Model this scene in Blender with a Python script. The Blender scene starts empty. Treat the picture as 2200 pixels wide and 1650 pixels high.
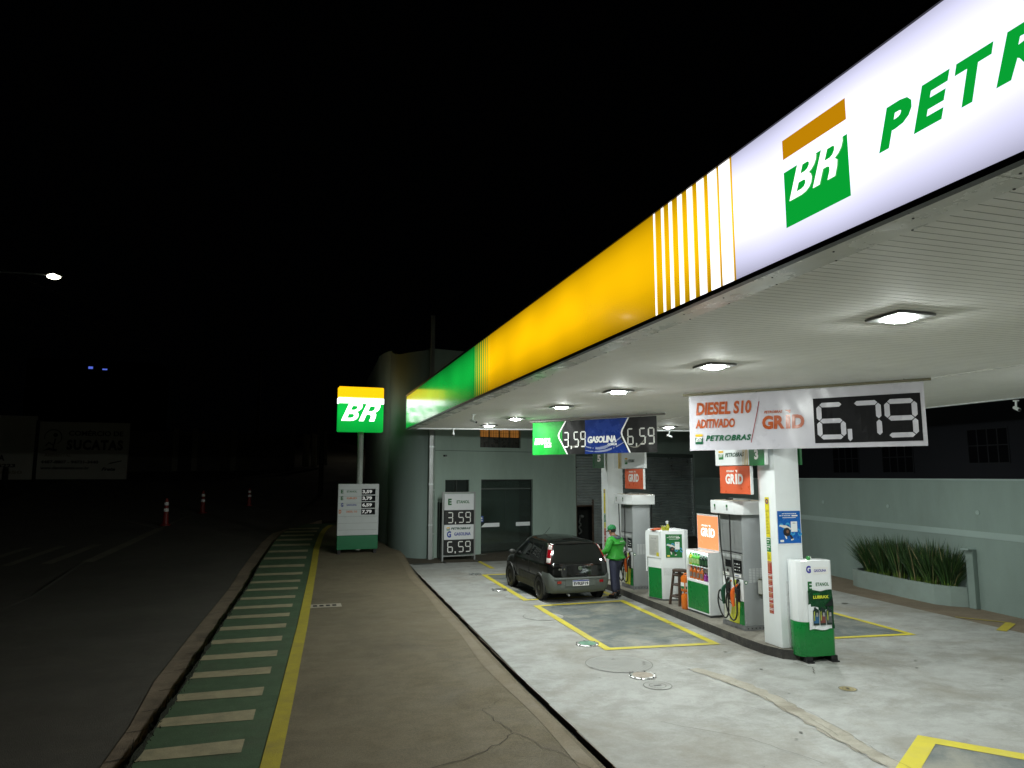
import bpy, bmesh, math, random
from mathutils import Vector, Matrix, Euler
random.seed(7)
R = math.radians
S = bpy.context.scene
COL = S.collection
# ------------------------------------------------------------------ camera, world, exposure
cam_d = bpy.data.cameras.new("camera")
cam_d.sensor_width = 36.0
cam_d.lens = 24.95
cam_d.clip_start = 0.05
cam_d.clip_end = 2000
cam = bpy.data.objects.new("camera", cam_d)
COL.objects.link(cam)
cam.location = (0, 0, 2.9)
cam.rotation_euler = (R(97.4), 0, R(-16.585))
S.camera = cam
W = bpy.data.worlds.new("World")
S.world = W
W.use_nodes = True
bg = W.node_tree.nodes["Background"]
bg.inputs[0].default_value = (0.10, 0.12, 0.16, 1)
bg.inputs[1].default_value = 0.0016          # moonless night sky
S.view_settings.view_transform = 'Standard'
S.view_settings.look = 'None'
S.view_settings.exposure = 0.0
S.view_settings.gamma = 1.0
S.cycles.sample_clamp_indirect = 4.0
S.cycles.use_denoising = True
S.cycles.max_bounces = 10
S.cycles.diffuse_bounces = 7
LAMP_E = 740.0                                # radiance of the canopy LED lenses
# ------------------------------------------------------------------ colours and materials
def C(h):
    h = h.lstrip('#')
    v = [int(h[i:i + 2], 16) / 255 for i in (0, 2, 4)]
    return tuple(x / 12.92 if x <= .04045 else ((x + .055) / 1.055) ** 2.4 for x in v)
MATS = {}
def mat(name, col=(.5, .5, .5), rough=.5, metal=0., var=.08, vs=6., bump=0., bs=60., emit=None, es=0.,
        coat=0., trans=0., spec=.5, rv=.08, stretch=None, dirt=0., dirtcol=(.05, .045, .035), alpha=1.):
    if name in MATS: return MATS[name]
    if isinstance(col, str): col = C(col)
    m = bpy.data.materials.new(name)
    m.use_nodes = True
    nt = m.node_tree
    b = nt.nodes["Principled BSDF"]
    b.inputs["Metallic"].default_value = metal
    b.inputs["Specular IOR Level"].default_value = spec
    b.inputs["Coat Weight"].default_value = coat
    b.inputs["Coat Roughness"].default_value = .06
    b.inputs["Transmission Weight"].default_value = trans
    b.inputs["Alpha"].default_value = alpha
    tc = nt.nodes.new("ShaderNodeTexCoord")
    mp = nt.nodes.new("ShaderNodeMapping")
    nt.links.new(tc.outputs["Object"], mp.inputs[0])
    if stretch: mp.inputs["Scale"].default_value = stretch
    n = nt.nodes.new("ShaderNodeTexNoise")
    n.inputs["Scale"].default_value = vs
    n.inputs["Detail"].default_value = 7
    n.inputs["Roughness"].default_value = .65
    nt.links.new(mp.outputs[0], n.inputs[0])
    mr = nt.nodes.new("ShaderNodeMapRange")
    mr.inputs["From Min"].default_value = .3
    mr.inputs["From Max"].default_value = .7
    mr.inputs["To Min"].default_value = 1 - var
    mr.inputs["To Max"].default_value = 1 + var
    nt.links.new(n.outputs[0], mr.inputs[0])
    mx = nt.nodes.new("ShaderNodeVectorMath")
    mx.operation = 'SCALE'
    mx.inputs[0].default_value = col[:3]
    nt.links.new(mr.outputs[0], mx.inputs["Scale"])
    out = mx.outputs[0]
    if dirt > 0:
        n2 = nt.nodes.new("ShaderNodeTexNoise")
        n2.inputs["Scale"].default_value = vs * .37
        n2.inputs["Detail"].default_value = 9
        n2.inputs["Roughness"].default_value = .72
        nt.links.new(mp.outputs[0], n2.inputs[0])
        m2 = nt.nodes.new("ShaderNodeMapRange")
        m2.inputs["From Min"].default_value = .48
        m2.inputs["From Max"].default_value = .72
        m2.inputs["To Max"].default_value = dirt
        nt.links.new(n2.outputs[0], m2.inputs[0])
        mm = nt.nodes.new("ShaderNodeMix")
        mm.data_type = 'RGBA'
        nt.links.new(m2.outputs[0], mm.inputs[0])
        nt.links.new(out, mm.inputs[6])
        mm.inputs[7].default_value = (*dirtcol, 1)
        out = mm.outputs[2]
    nt.links.new(out, b.inputs["Base Color"])
    r2 = nt.nodes.new("ShaderNodeMapRange")
    r2.inputs["From Min"].default_value = .3
    r2.inputs["From Max"].default_value = .7
    r2.inputs["To Min"].default_value = max(.02, rough - rv)
    r2.inputs["To Max"].default_value = min(1, rough + rv)
    nt.links.new(n.outputs[0], r2.inputs[0])
    nt.links.new(r2.outputs[0], b.inputs["Roughness"])
    if bump > 0:
        n3 = nt.nodes.new("ShaderNodeTexNoise")
        n3.inputs["Scale"].default_value = bs
        n3.inputs["Detail"].default_value = 4
        nt.links.new(mp.outputs[0], n3.inputs[0])
        bp = nt.nodes.new("ShaderNodeBump")
        bp.inputs["Strength"].default_value = bump
        bp.inputs["Distance"].default_value = .02
        nt.links.new(n3.outputs[0], bp.inputs["Height"])
        nt.links.new(bp.outputs[0], b.inputs["Normal"])
    if emit is not None:
        if isinstance(emit, str): emit = C(emit)
        b.inputs["Emission Color"].default_value = (*emit[:3], 1)
        b.inputs["Emission Strength"].default_value = es
    MATS[name] = m
    return m
def backlit(name, col, es, z0, z1, lo=.45, period=1.3, rough=.15, tint=(.82, .84, 1.0)):
    """A back-lit acrylic sign: two rows of tubes behind the sheet, so the sheet glows unevenly between z0 and z1."""
    if name in MATS: return MATS[name]
    if isinstance(col, str): col = C(col)
    m = mat(name, tuple(min(1, c) * .14 for c in col), rough=rough, var=.02, coat=.25, emit=col, es=es, rv=.02)
    nt = m.node_tree
    b = nt.nodes["Principled BSDF"]
    tc = nt.nodes.new("ShaderNodeTexCoord")
    sp = nt.nodes.new("ShaderNodeSeparateXYZ")
    nt.links.new(tc.outputs["Object"], sp.inputs[0])
    mr = nt.nodes.new("ShaderNodeMapRange")
    mr.inputs["From Min"].default_value = z0
    mr.inputs["From Max"].default_value = z1
    nt.links.new(sp.outputs[2], mr.inputs[0])
    cr = nt.nodes.new("ShaderNodeFloatCurve")
    c = cr.mapping.curves[0]
    c.points[0].location = (0, lo * .8)
    c.points[1].location = (1, lo)
    c.points.new(.2, .55 + lo * .3)
    c.points.new(.5, 1.0)
    c.points.new(.75, .86)
    c.points.new(.9, .55 + lo * .2)
    cr.mapping.update()
    nt.links.new(mr.outputs[0], cr.inputs["Value"])
    w = nt.nodes.new("ShaderNodeTexNoise")
    w.inputs["Scale"].default_value = 1 / period
    w.inputs["Detail"].default_value = 1
    nt.links.new(tc.outputs["Object"], w.inputs[0])
    wr = nt.nodes.new("ShaderNodeMapRange")
    wr.inputs["From Min"].default_value = .3
    wr.inputs["From Max"].default_value = .7
    wr.inputs["To Min"].default_value = .86
    wr.inputs["To Max"].default_value = 1.1
    nt.links.new(w.outputs[0], wr.inputs[0])
    mu = nt.nodes.new("ShaderNodeMath")
    mu.operation = 'MULTIPLY'
    nt.links.new(cr.outputs[0], mu.inputs[0])
    nt.links.new(wr.outputs[0], mu.inputs[1])
    m2 = nt.nodes.new("ShaderNodeMath")
    m2.operation = 'MULTIPLY'
    m2.inputs[1].default_value = es
    nt.links.new(mu.outputs[0], m2.inputs[0])
    nt.links.new(m2.outputs[0], b.inputs["Emission Strength"])
    return m
# ------------------------------------------------------------------ mesh builder
class MB:
    def __init__(s):
        s.v = []; s.f = []; s.mi = []; s.mats = []; s.X = Matrix.Identity(4)
    def m(s, mt):
        if isinstance(mt, str): mt = MATS[mt]
        if mt not in s.mats: s.mats.append(mt)
        return s.mats.index(mt)
    def at(s, loc=(0, 0, 0), rz=0., rx=0., ry=0.):
        s.X = Matrix.Translation(loc) @ Euler((rx, ry, rz)).to_matrix().to_4x4(); return s
    def frame(s, o, u, v):
        """local x along u, y along v, z out of the plane"""
        u = Vector(u).normalized(); v = Vector(v); n = u.cross(v).normalized(); v = n.cross(u)
        s.X = Matrix(((u.x, v.x, n.x, o[0]), (u.y, v.y, n.y, o[1]), (u.z, v.z, n.z, o[2]), (0, 0, 0, 1))); return s
    def add(s, vs, fs, mt):
        k = len(s.v); i = s.m(mt)
        s.v += [tuple(s.X @ Vector(p)) for p in vs]
        for f in fs:
            s.f.append([a + k for a in f]); s.mi.append(i)
        return s
    def bm(s, bm, mt):
        bm.verts.index_update()
        s.add([v.co.copy() for v in bm.verts], [[v.index for v in f.verts] for f in bm.faces], mt); bm.free(); return s
    def box(s, x0, x1, y0, y1, z0, z1, mt, bev=0., seg=1):
        if x0 > x1: x0, x1 = x1, x0
        if y0 > y1: y0, y1 = y1, y0
        if z0 > z1: z0, z1 = z1, z0
        b = bmesh.new()
        bmesh.ops.create_cube(b, size=1)
        for v in b.verts:
            v.co = Vector(((x0 + x1) / 2 + v.co.x * (x1 - x0), (y0 + y1) / 2 + v.co.y * (y1 - y0), (z0 + z1) / 2 + v.co.z * (z1 - z0)))
        if bev > 0:
            bmesh.ops.bevel(b, geom=b.edges[:], offset=bev, segments=seg, affect='EDGES', profile=.5)
        return s.bm(b, mt)
    def prism(s, poly, z0, z1, mt, bev=0., mtop=None):
        n = len(poly)
        if sum(poly[i][0] * poly[(i + 1) % n][1] - poly[(i + 1) % n][0] * poly[i][1] for i in range(n)) < 0: poly = poly[::-1]
        if bev > 0:
            b = bmesh.new()
            lo = [b.verts.new((p[0], p[1], z0)) for p in poly]; hi = [b.verts.new((p[0], p[1], z1)) for p in poly]
            b.faces.new(lo[::-1]); b.faces.new(hi)
            for i in range(n): b.faces.new((lo[i], lo[(i + 1) % n], hi[(i + 1) % n], hi[i]))
            bmesh.ops.bevel(b, geom=b.edges[:], offset=bev, segments=2, affect='EDGES', profile=.5)
            return s.bm(b, mt)
        vs = [(p[0], p[1], z0) for p in poly] + [(p[0], p[1], z1) for p in poly]
        fs = [[i, (i + 1) % n, n + (i + 1) % n, n + i] for i in range(n)] + [list(range(n))[::-1]]
        if mtop is None: fs.append(list(range(n, 2 * n)))
        s.add(vs, fs, mt)
        if mtop is not None: s.add([(p[0], p[1], z1) for p in poly], [list(range(n))], mtop)
        return s
    def poly(s, pts, z, mt):
        n = len(pts)
        if sum(pts[i][0] * pts[(i + 1) % n][1] - pts[(i + 1) % n][0] * pts[i][1] for i in range(n)) < 0: pts = pts[::-1]
        return s.add([(p[0], p[1], z) for p in pts], [list(range(n))], mt)
    def rect(s, x0, y0, x1, y1, z, mt): return s.poly([(x0, y0), (x1, y0), (x1, y1), (x0, y1)], z, mt)
    def cyl(s, p0, p1, r0, mt, r1=None, n=14, cap=True):
        p0 = Vector(p0); p1 = Vector(p1); r1 = r0 if r1 is None else r1
        q = (p1 - p0).to_track_quat('Z', 'Y').to_matrix()
        vs = []
        for p, r in ((p0, r0), (p1, r1)):
            vs += [p + q @ Vector((r * math.cos(2 * math.pi * i / n), r * math.sin(2 * math.pi * i / n), 0)) for i in range(n)]
        fs = [[i, (i + 1) % n, n + (i + 1) % n, n + i] for i in range(n)]
        if cap: fs += [list(range(n))[::-1], list(range(n, 2 * n))]
        return s.add(vs, fs, mt)
    def disc(s, c, r, mt, n=28, r0=0., ry=None):
        ry = ry or r
        if r0 <= 0:
            return s.add([(c[0] + r * math.cos(2 * math.pi * i / n), c[1] + ry * math.sin(2 * math.pi * i / n), c[2]) for i in range(n)], [list(range(n))], mt)
        vs = [(c[0] + q * math.cos(2 * math.pi * i / n), c[1] + q * math.sin(2 * math.pi * i / n), c[2]) for q in (r0, r) for i in range(n)]
        return s.add(vs, [[i, n + i, n + (i + 1) % n, (i + 1) % n] for i in range(n)], mt)
    def lathe(s, prof, mt, n=18, c=(0, 0, 0)):
        vs = [(c[0] + r * math.cos(2 * math.pi * i / n), c[1] + r * math.sin(2 * math.pi * i / n), c[2] + z) for r, z in prof for i in range(n)]
        fs = [[k * n + i, k * n + (i + 1) % n, (k + 1) * n + (i + 1) % n, (k + 1) * n + i] for k in range(len(prof) - 1) for i in range(n)]
        fs += [list(range(n))[::-1], [(len(prof) - 1) * n + i for i in range(n)]]
        return s.add(vs, fs, mt)
    def tube(s, pts, r, mt, n=8, smooth=0):
        pts = [Vector(p) for p in pts]
        for _ in range(smooth):
            q = [pts[0]]
            for a, b in zip(pts[:-1], pts[1:]): q += [a * .75 + b * .25, a * .25 + b * .75]
            pts = q + [pts[-1]]
            if isinstance(r, (list, tuple)):
                q = [r[0]]
                for a, b in zip(r[:-1], r[1:]): q += [a * .75 + b * .25, a * .25 + b * .75]
                r = q + [r[-1]]
        vs = []; up = Vector((0, 0, 1)); prev = None
        for i, p in enumerate(pts):
            d = (pts[min(i + 1, len(pts) - 1)] - pts[max(i - 1, 0)]).normalized()
            if prev is None:
                a = d.cross(up)
                if a.length < .1: a = d.cross(Vector((1, 0, 0)))
            else: a = prev - d * prev.dot(d)
            a.normalize(); prev = a; b = d.cross(a)
            rr = r[i] if isinstance(r, (list, tuple)) else r
            vs += [p + a * rr * math.cos(2 * math.pi * k / n) + b * rr * math.sin(2 * math.pi * k / n) for k in range(n)]
        fs = [[i * n + k, i * n + (k + 1) % n, (i + 1) * n + (k + 1) % n, (i + 1) * n + k] for i in range(len(pts) - 1) for k in range(n)]
        fs += [list(range(n))[::-1], [(len(pts) - 1) * n + k for k in range(n)]]
        return s.add(vs, fs, mt)
    def ball(s, c, r, mt, n=12, sx=1, sy=1, sz=1):
        b = bmesh.new()
        bmesh.ops.create_uvsphere(b, u_segments=n, v_segments=max(6, n // 2 + 2), radius=r)
        for v in b.verts: v.co = Vector((c[0] + v.co.x * sx, c[1] + v.co.y * sy, c[2] + v.co.z * sz))
        return s.bm(b, mt)
    def text(s, t, x, y, w, h, mt, z=.003, shear=0., bold=.02, sp=1.):
        """lettering whose ink fills the box x..x+w, y..y+h of the current plane (w=None keeps its natural width)"""
        vs, fs = glyphs(t, shear, bold, sp)
        x0 = min(v[0] for v in vs); x1 = max(v[0] for v in vs); y0 = min(v[1] for v in vs); y1 = max(v[1] for v in vs)
        ky = h / (y1 - y0); kx = ky if w is None else w / (x1 - x0)
        return s.add([(x + (a - x0) * kx, y + (b - y0) * ky, z) for a, b in vs], fs, mt)
    def seg7(s, t, x, y, w, h, mt, z=.003, th=.16, slant=.0, gap=.3, ton=None):
        """seven-segment digits in the box; a comma takes a third of a digit"""
        tb = {'0': 'abcdef', '1': 'bc', '2': 'abged', '3': 'abgcd', '5': 'afgcd', '6': 'afgcde', '7': 'abc', '8': 'abcdefg', '9': 'abcdfg', '4': 'fgbc'}
        units = sum(.35 if c == ',' else 1 for c in t) + gap * (len(t) - 1)
        dw = w / units; k = th * min(dw, h / 2); px = x
        def P(pts): s.poly([(a + slant * (b - y), b) for a, b in pts], z, mt)
        for c in t:
            if c == ',':
                P([(px + dw * .05, y - h * .1), (px + dw * .05 + k, y - h * .1), (px + dw * .05 + k * 1.1, y + k * 1.2), (px + dw * .05, y + k * 1.2)])
                px += dw * (.35 + gap); continue
            a0, a1, b0, b1, b2 = px, px + dw, y, y + h / 2, y + h; g = k * .12; q = k / 2
            hz = lambda yc: [(a0 + q + g, yc), (a0 + k + g, yc + q), (a1 - k - g, yc + q), (a1 - q - g, yc), (a1 - k - g, yc - q), (a0 + k + g, yc - q)]
            vt = lambda xc, u, v: [(xc, u + q + g), (xc + q, u + k + g), (xc + q, v - k - g), (xc, v - q - g), (xc - q, v - k - g), (xc - q, u + k + g)]
            sg = {'a': hz(b2 - q), 'g': hz(b1), 'd': hz(b0 + q), 'b': vt(a1 - q, b1 - q, b2), 'c': vt(a1 - q, b0, b1 + q), 'f': vt(a0 + q, b1 - q, b2), 'e': vt(a0 + q, b0, b1 + q)}
            for e in tb[c]: P(sg[e])
            px += dw * (1 + gap)
        return s
    def obj(s, name, parent=None, smooth=None, loc=None):
        me = bpy.data.meshes.new(name)
        me.from_pydata(s.v, [], s.f)
        for mt in s.mats: me.materials.append(mt)
        me.polygons.foreach_set("material_index", s.mi)
        if smooth is not None:
            me.polygons.foreach_set("use_smooth", [True] * len(me.polygons))
            me.set_sharp_from_angle(angle=R(smooth))
        me.update()
        o = bpy.data.objects.new(name, me)
        COL.objects.link(o)
        if parent is not None: o.parent = parent
        if loc is not None: o.location = loc
        return o
_GL = {}
def glyphs(t, shear, bold, sp):
    bold = bold * 1.7 + .008; k = (t, shear, bold, sp)
    if k not in _GL:
        c = bpy.data.curves.new('lettering', 'FONT')
        c.body = t; c.shear = shear; c.offset = min(bold, .05); c.resolution_u = 3; c.space_character = sp
        o = bpy.data.objects.new('lettering', c)
        m = o.to_mesh()
        _GL[k] = ([(v.co.x, v.co.y) for v in m.vertices], [list(p.vertices) for p in m.polygons])
        o.to_mesh_clear()
        bpy.data.objects.remove(o); bpy.data.curves.remove(c)
    return _GL[k]
def tag(o, label=None, cat=None, group=None, kind=None):
    if label: o['label'] = label
    if cat: o['category'] = cat
    if group: o['group'] = group
    if kind: o['kind'] = kind
    return o
def thing(name, label, cat, loc=(0, 0, 0), rz=0., group=None):
    o = bpy.data.objects.new(name, None)
    o.empty_display_size = .2
    COL.objects.link(o)
    o.location = loc; o.rotation_euler = (0, 0, rz)
    return tag(o, label, cat, group)
KIDS = {}
def dup(o, parent=None, loc=None, rz=None, label=None):
    c = o.copy(); COL.objects.link(c)
    if parent is not None: c.parent = parent
    if loc is not None: c.location = loc
    if rz is not None: c.rotation_euler = (0, 0, rz)
    if label: c['label'] = label
    for ch in [x for x in COL.objects if x.parent == o]: dup(ch, c)
    return c
# ------------------------------------------------------------------ terrain: flat by the station, the street climbs beyond
def ramp(y):
    t = y - 22.0
    if t <= -2: return 0.
    if t < 2: return .096 * (t + 2) ** 2 / 8
    return .096 * t
def lin(tbl, y):
    if y <= tbl[0][0]: 
        (a, p), (b, q) = tbl[0], tbl[1]
    else:
        for (a, p), (b, q) in zip(tbl[:-1], tbl[1:]):
            if y <= b: break
    return p + (q - p) * (y - a) / (b - a)
def ys(y0, y1):
    r = [y0]
    st = [20 + .5 * i for i in range(10)] + list(range(26, 60, 4)) + [70, 90, 120, 160, 220, 300]
    st += [-20, -10, 0, 5, 10, 15]
    return sorted(set([y0, y1] + [q for q in st if y0 < q < y1]))
def strip(mb, xl, xr, y0, y1, z, mt, nx=1, extra=()):
    """a ground sheet between the lines xl(y) and xr(y), laid on the terrain z above it"""
    Y = sorted(set(ys(y0, y1) + [e for e in extra if y0 < e < y1]))
    vs = []; fs = []
    for y in Y:
        a = xl(y) if callable(xl) else xl; b = xr(y) if callable(xr) else xr
        for i in range(nx + 1): vs.append((a + (b - a) * i / nx, y, ramp(y) + z))
    n = nx + 1
    for j in range(len(Y) - 1):
        for i in range(nx): fs.append([j * n + i, j * n + i + 1, (j + 1) * n + i + 1, (j + 1) * n + i])
    return mb.add(vs, fs, mt)
def sheet(mb, pts, z, mt):
    return mb.add([(x, y, ramp(y) + z) for x, y in pts] if sum(pts[i][0] * pts[(i + 1) % len(pts)][1] - pts[(i + 1) % len(pts)][0] * pts[i][1] for i in range(len(pts))) > 0 else [(x, y, ramp(y) + z) for x, y in pts[::-1]], [list(range(len(pts)))], mt)
def path(mb, pts, w, z, mt):
    """a painted or cracked line of width w along pts (w may be a list)"""
    vs = []; fs = []
    for i, p in enumerate(pts):
        a = Vector(pts[max(i - 1, 0)]); b = Vector(pts[min(i + 1, len(pts) - 1)]); d = (b - a).normalized(); n = Vector((-d.y, d.x))
        ww = (w[i] if isinstance(w, (list, tuple)) else w) / 2
        for sg in (1, -1): vs.append((p[0] + n.x * ww * sg, p[1] + n.y * ww * sg, ramp(p[1]) + z))
    for i in range(len(pts) - 1): fs.append([2 * i, 2 * i + 1, 2 * i + 3, 2 * i + 2])
    return mb.add(vs, fs, mt)
def jag(pts, amp, n=6, seed=1):
    r = random.Random(seed); out = []
    for a, b in zip(pts[:-1], pts[1:]):
        for i in range(n):
            t = i / n; out.append((a[0] + (b[0] - a[0]) * t + r.uniform(-amp, amp), a[1] + (b[1] - a[1]) * t + r.uniform(-amp, amp)))
    return out + [pts[-1]]
def ground_mat(name, base, alt, stain, ns=.5, swirl=2.2, rough=.62, grain=.1, bump=.15, st=.5, lo=.5, hi=.68):
    m = mat(name, base, rough=rough, var=0, bump=bump, bs=90)
    nt = m.node_tree; b = nt.nodes["Principled BSDF"]
    tc = nt.nodes.new("ShaderNodeTexCoord")
    def noise(sc, det, dist=0., rg=.6, scl=None, rot=.12):
        n = nt.nodes.new("ShaderNodeTexNoise"); n.inputs["Scale"].default_value = sc; n.inputs["Detail"].default_value = det
        n.inputs["Distortion"].default_value = dist; n.inputs["Roughness"].default_value = rg
        if scl:
            mp = nt.nodes.new("ShaderNodeMapping"); mp.inputs["Scale"].default_value = scl; mp.inputs["Rotation"].default_value = (0, 0, rot)
            nt.links.new(tc.outputs["Object"], mp.inputs[0]); nt.links.new(mp.outputs[0], n.inputs[0])
        else: nt.links.new(tc.outputs["Object"], n.inputs[0])
        return n.outputs[0]
    def rng(s, a, c, d, e):
        r = nt.nodes.new("ShaderNodeMapRange"); r.inputs["From Min"].default_value = a; r.inputs["From Max"].default_value = c
        r.inputs["To Min"].default_value = d; r.inputs["To Max"].default_value = e; nt.links.new(s, r.inputs[0]); return r.outputs[0]
    def mix(f, a, c):
        x = nt.nodes.new("ShaderNodeMix"); x.data_type = 'RGBA'; nt.links.new(f, x.inputs[0])
        for i, q in ((6, a), (7, c)):
            if isinstance(q, tuple): x.inputs[i].default_value = (*q, 1)
            else: nt.links.new(q, x.inputs[i])
        return x.outputs[2]
    c = mix(rng(noise(swirl * 1.5, 12, .35, .74, (.85, 1.15, 1)), .42, .60, 0, 1), base, alt)
    c = mix(rng(noise(swirl * .45, 7, .5, .6), .50, .62, 0, .5), c, alt)
    c = mix(rng(noise(ns, 9, .6, .7), lo, hi, 0, st), c, stain)
    c = mix(rng(noise(ns * 5, 6, 1.2, .7), .55, .75, 0, st * .5), c, stain)
    g = rng(noise(160, 3), .3, .7, 1 - grain, 1 + grain)
    g2 = nt.nodes.new("ShaderNodeMath"); g2.operation = 'MULTIPLY'; nt.links.new(g, g2.inputs[0]); nt.links.new(rng(noise(34, 4, 0, .8), .3, .7, 1 - grain * .8, 1 + grain * .8), g2.inputs[1]); g = g2.outputs[0]
    vm = nt.nodes.new("ShaderNodeVectorMath"); vm.operation = 'SCALE'; nt.links.new(c, vm.inputs[0]); nt.links.new(g, vm.inputs["Scale"])
    for l in list(b.inputs["Base Color"].links): nt.links.remove(l)
    nt.links.new(vm.outputs[0], b.inputs["Base Color"])
    for l in list(b.inputs["Roughness"].links): nt.links.remove(l)
    nt.links.new(rng(noise(ns * 3, 6), .3, .7, rough - .12, rough + .14), b.inputs["Roughness"])
    return m
asphalt = ground_mat('asphalt', (.072, .066, .055), (.088, .080, .066), (.05, .046, .039), ns=.25, rough=.8, grain=.35, bump=.5)
gutter_m = ground_mat('gutter_concrete', (.19, .145, .1), (.23, .18, .125), (.09, .07, .05), ns=.9, rough=.85, grain=.25, bump=.5, st=.8)
pave_m = ground_mat('pavement_concrete', (.122, .101, .060), (.150, .124, .077), (.082, .067, .041), ns=.45, rough=.82, grain=.34, bump=.35, st=.7)
apron_m = ground_mat('apron_concrete', (.235, .238, .222), (.325, .335, .322), (.18, .165, .13), ns=.42, swirl=1.7, rough=.6, grain=.12, st=.75, lo=.48, hi=.66)
bay_m = ground_mat('bay_paint', (.085, .103, .103), (.125, .142, .14), (.27, .265, .225), ns=1.1, swirl=1.2, rough=.5, grain=.1, st=.8, lo=.47, hi=.66)
island_m = ground_mat('island_concrete', (.165, .155, .13), (.20, .19, .16), (.09, .08, .06), ns=.9, rough=.8, grain=.2, st=.6)
strip_m = ground_mat('side_strip', (.15, .117, .08), (.18, .145, .10), (.10, .08, .055), ns=.5, rough=.85, grain=.25, bump=.4, st=.6)
patch_m = ground_mat('repair_mortar', (.265, .25, .205), (.32, .305, .255), (.17, .15, .115), ns=1.2, rough=.75, grain=.12, st=.8)
green_m = ground_mat('cycle_green', (.046, .088, .042), (.058, .106, .052), (.058, .072, .040), ns=.8, rough=.8, grain=.22, st=.75, bump=.3)
soil_m = ground_mat('verge_soil', (.05, .042, .03), (.065, .055, .035), (.03, .035, .02), ns=.3, rough=.95, grain=.4, bump=.8)
bar_m = mat('lane_white', (.32, .285, .175), rough=.85, var=.16, vs=6, dirt=.6, dirtcol=(.11, .115, .075), bump=.3)
yel_m = mat('marking_yellow', (.50, .43, .03), rough=.6, var=.12, vs=3, dirt=.5, dirtcol=(.33, .30, .16))
yel2_m = mat('lane_yellow', (.38, .315, .026), rough=.75, var=.14, vs=5, dirt=.55, dirtcol=(.2, .165, .06), bump=.3)
roadw_m = mat('road_white', (.17, .155, .12), rough=.8, var=.2, vs=5, dirt=.6, dirtcol=(.07, .065, .055))
black_m = mat('black_gap', (.012, .012, .01), rough=.9)
crack_m = mat('crack', (.05, .042, .03), rough=.95)
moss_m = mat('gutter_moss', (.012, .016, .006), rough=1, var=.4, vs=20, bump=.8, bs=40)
kerbx = [(-20, -1.62), (8.3, -1.55), (11.35, -1.45), (15.5, -1.36), (23.4, -1.12), (27.9, -.75), (30.2, -.4), (32.8, 1.21), (34.5, 3.2)]
cycx = [(-20, -1.6), (7.94, -.17), (12.82, .09), (20.95, .43), (26.04, .68), (28.76, .91), (30.31, 1.13), (31.1, 1.38), (33, 2.6), (34.5, 3.3)]
kx = lambda y: lin(kerbx, y); yx = lambda y: max(lin(cycx, y), kx(y) + .05)
mb = MB()
vs = []; fs = []
GX = [-400, -120, -60, -40, -30, -22, -18, -14, -12, -11, -10, -8, -6, -4, -2, 0, 4, 8, 12, 16, 20, 30, 60, 120, 400]
GY = [-200, -60, -20, 0, 10, 18] + [20 + .5 * i for i in range(9)] + [26, 30, 36, 42, 50, 60, 75, 95, 130, 180, 260, 420]
for y in GY:
    for x in GX: vs.append((x, y, ramp(min(y, 140)) - .2))
for j in range(len(GY) - 1):
    for i in range(len(GX) - 1):
        a = j * len(GX) + i; fs.append([a, a + 1, a + len(GX) + 1, a + len(GX)])
mb.add(vs, fs, soil_m)
tag(mb.obj('ground', smooth=60), kind='structure')
mb = MB(); strip(mb, -14, lambda y: kx(y) - .02 if y < 34 else 30, -30, 34.4, -.12, asphalt, 4, [28, 29, 30, 31, 32, 33])
strip(mb, -14, 24, 34.4, 72, -.12, asphalt, 6)
strip(mb, lambda y: -14 + (y - 72) * .2, 24, 72, 130, -.12, asphalt, 6)
tag(mb.obj('road', smooth=60), kind='structure')
mb = MB(); strip(mb, lambda y: kx(y) - (.36 if y < 12 else .5), kx, -20, 31, -.108, gutter_m, 1, [12, 28, 29, 30])
# gutter joints
for k, y in enumerate([7.2, 8.1, 8.9, 9.8, 10.6, 11.5, 12.6, 13.7, 14.9]):
    path(mb, jag([(kx(y) - .34, y - .05), (kx(y) - .03, y + .06)], .02, 4, k), .022, -.1, crack_m)
tag(mb.obj('gutter', smooth=60), kind='structure')
mb = MB()
Y = ys(-20, 32.5)
for a, b in zip(Y[:-1], Y[1:]):
    mb.add([(kx(a), a, ramp(a) - .2), (kx(b), b, ramp(b) - .2), (kx(b), b, ramp(b) + .0), (kx(a), a, ramp(a) + .0)], [[0, 1, 2, 3]], gutter_m)
tag(mb.obj('kerb'), kind='structure')
# dark moss, dirt and small weeds gathered along the kerb line
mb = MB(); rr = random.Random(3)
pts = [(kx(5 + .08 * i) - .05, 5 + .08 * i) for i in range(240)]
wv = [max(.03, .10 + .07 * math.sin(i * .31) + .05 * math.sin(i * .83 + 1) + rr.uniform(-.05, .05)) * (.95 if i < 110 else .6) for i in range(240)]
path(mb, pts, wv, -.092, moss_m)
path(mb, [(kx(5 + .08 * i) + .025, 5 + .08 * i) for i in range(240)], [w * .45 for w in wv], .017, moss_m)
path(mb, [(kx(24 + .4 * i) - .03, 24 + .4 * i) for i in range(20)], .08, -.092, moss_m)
for i in range(900):
    y = rr.choice((rr.uniform(6, 13), rr.uniform(6, 24))); c = (kx(y) + rr.gauss(-.02, .045), y); h = rr.uniform(.015, .06); a = rr.uniform(0, 6.28); z0 = -.1 if c[0] < kx(y) else .004
    w = .006; dx_, dy_ = math.cos(a) * w, math.sin(a) * w; lx, ly = rr.uniform(-.03, .03), rr.uniform(-.03, .03)
    mb.add([(c[0] - dx_, c[1] - dy_, z0), (c[0] + dx_, c[1] + dy_, z0), (c[0] + lx, c[1] + ly, z0 + h + (.08 if z0 < 0 else 0))], [[0, 1, 2]], moss_m)
tag(mb.obj('kerb_moss'), kind='stuff')
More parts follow.
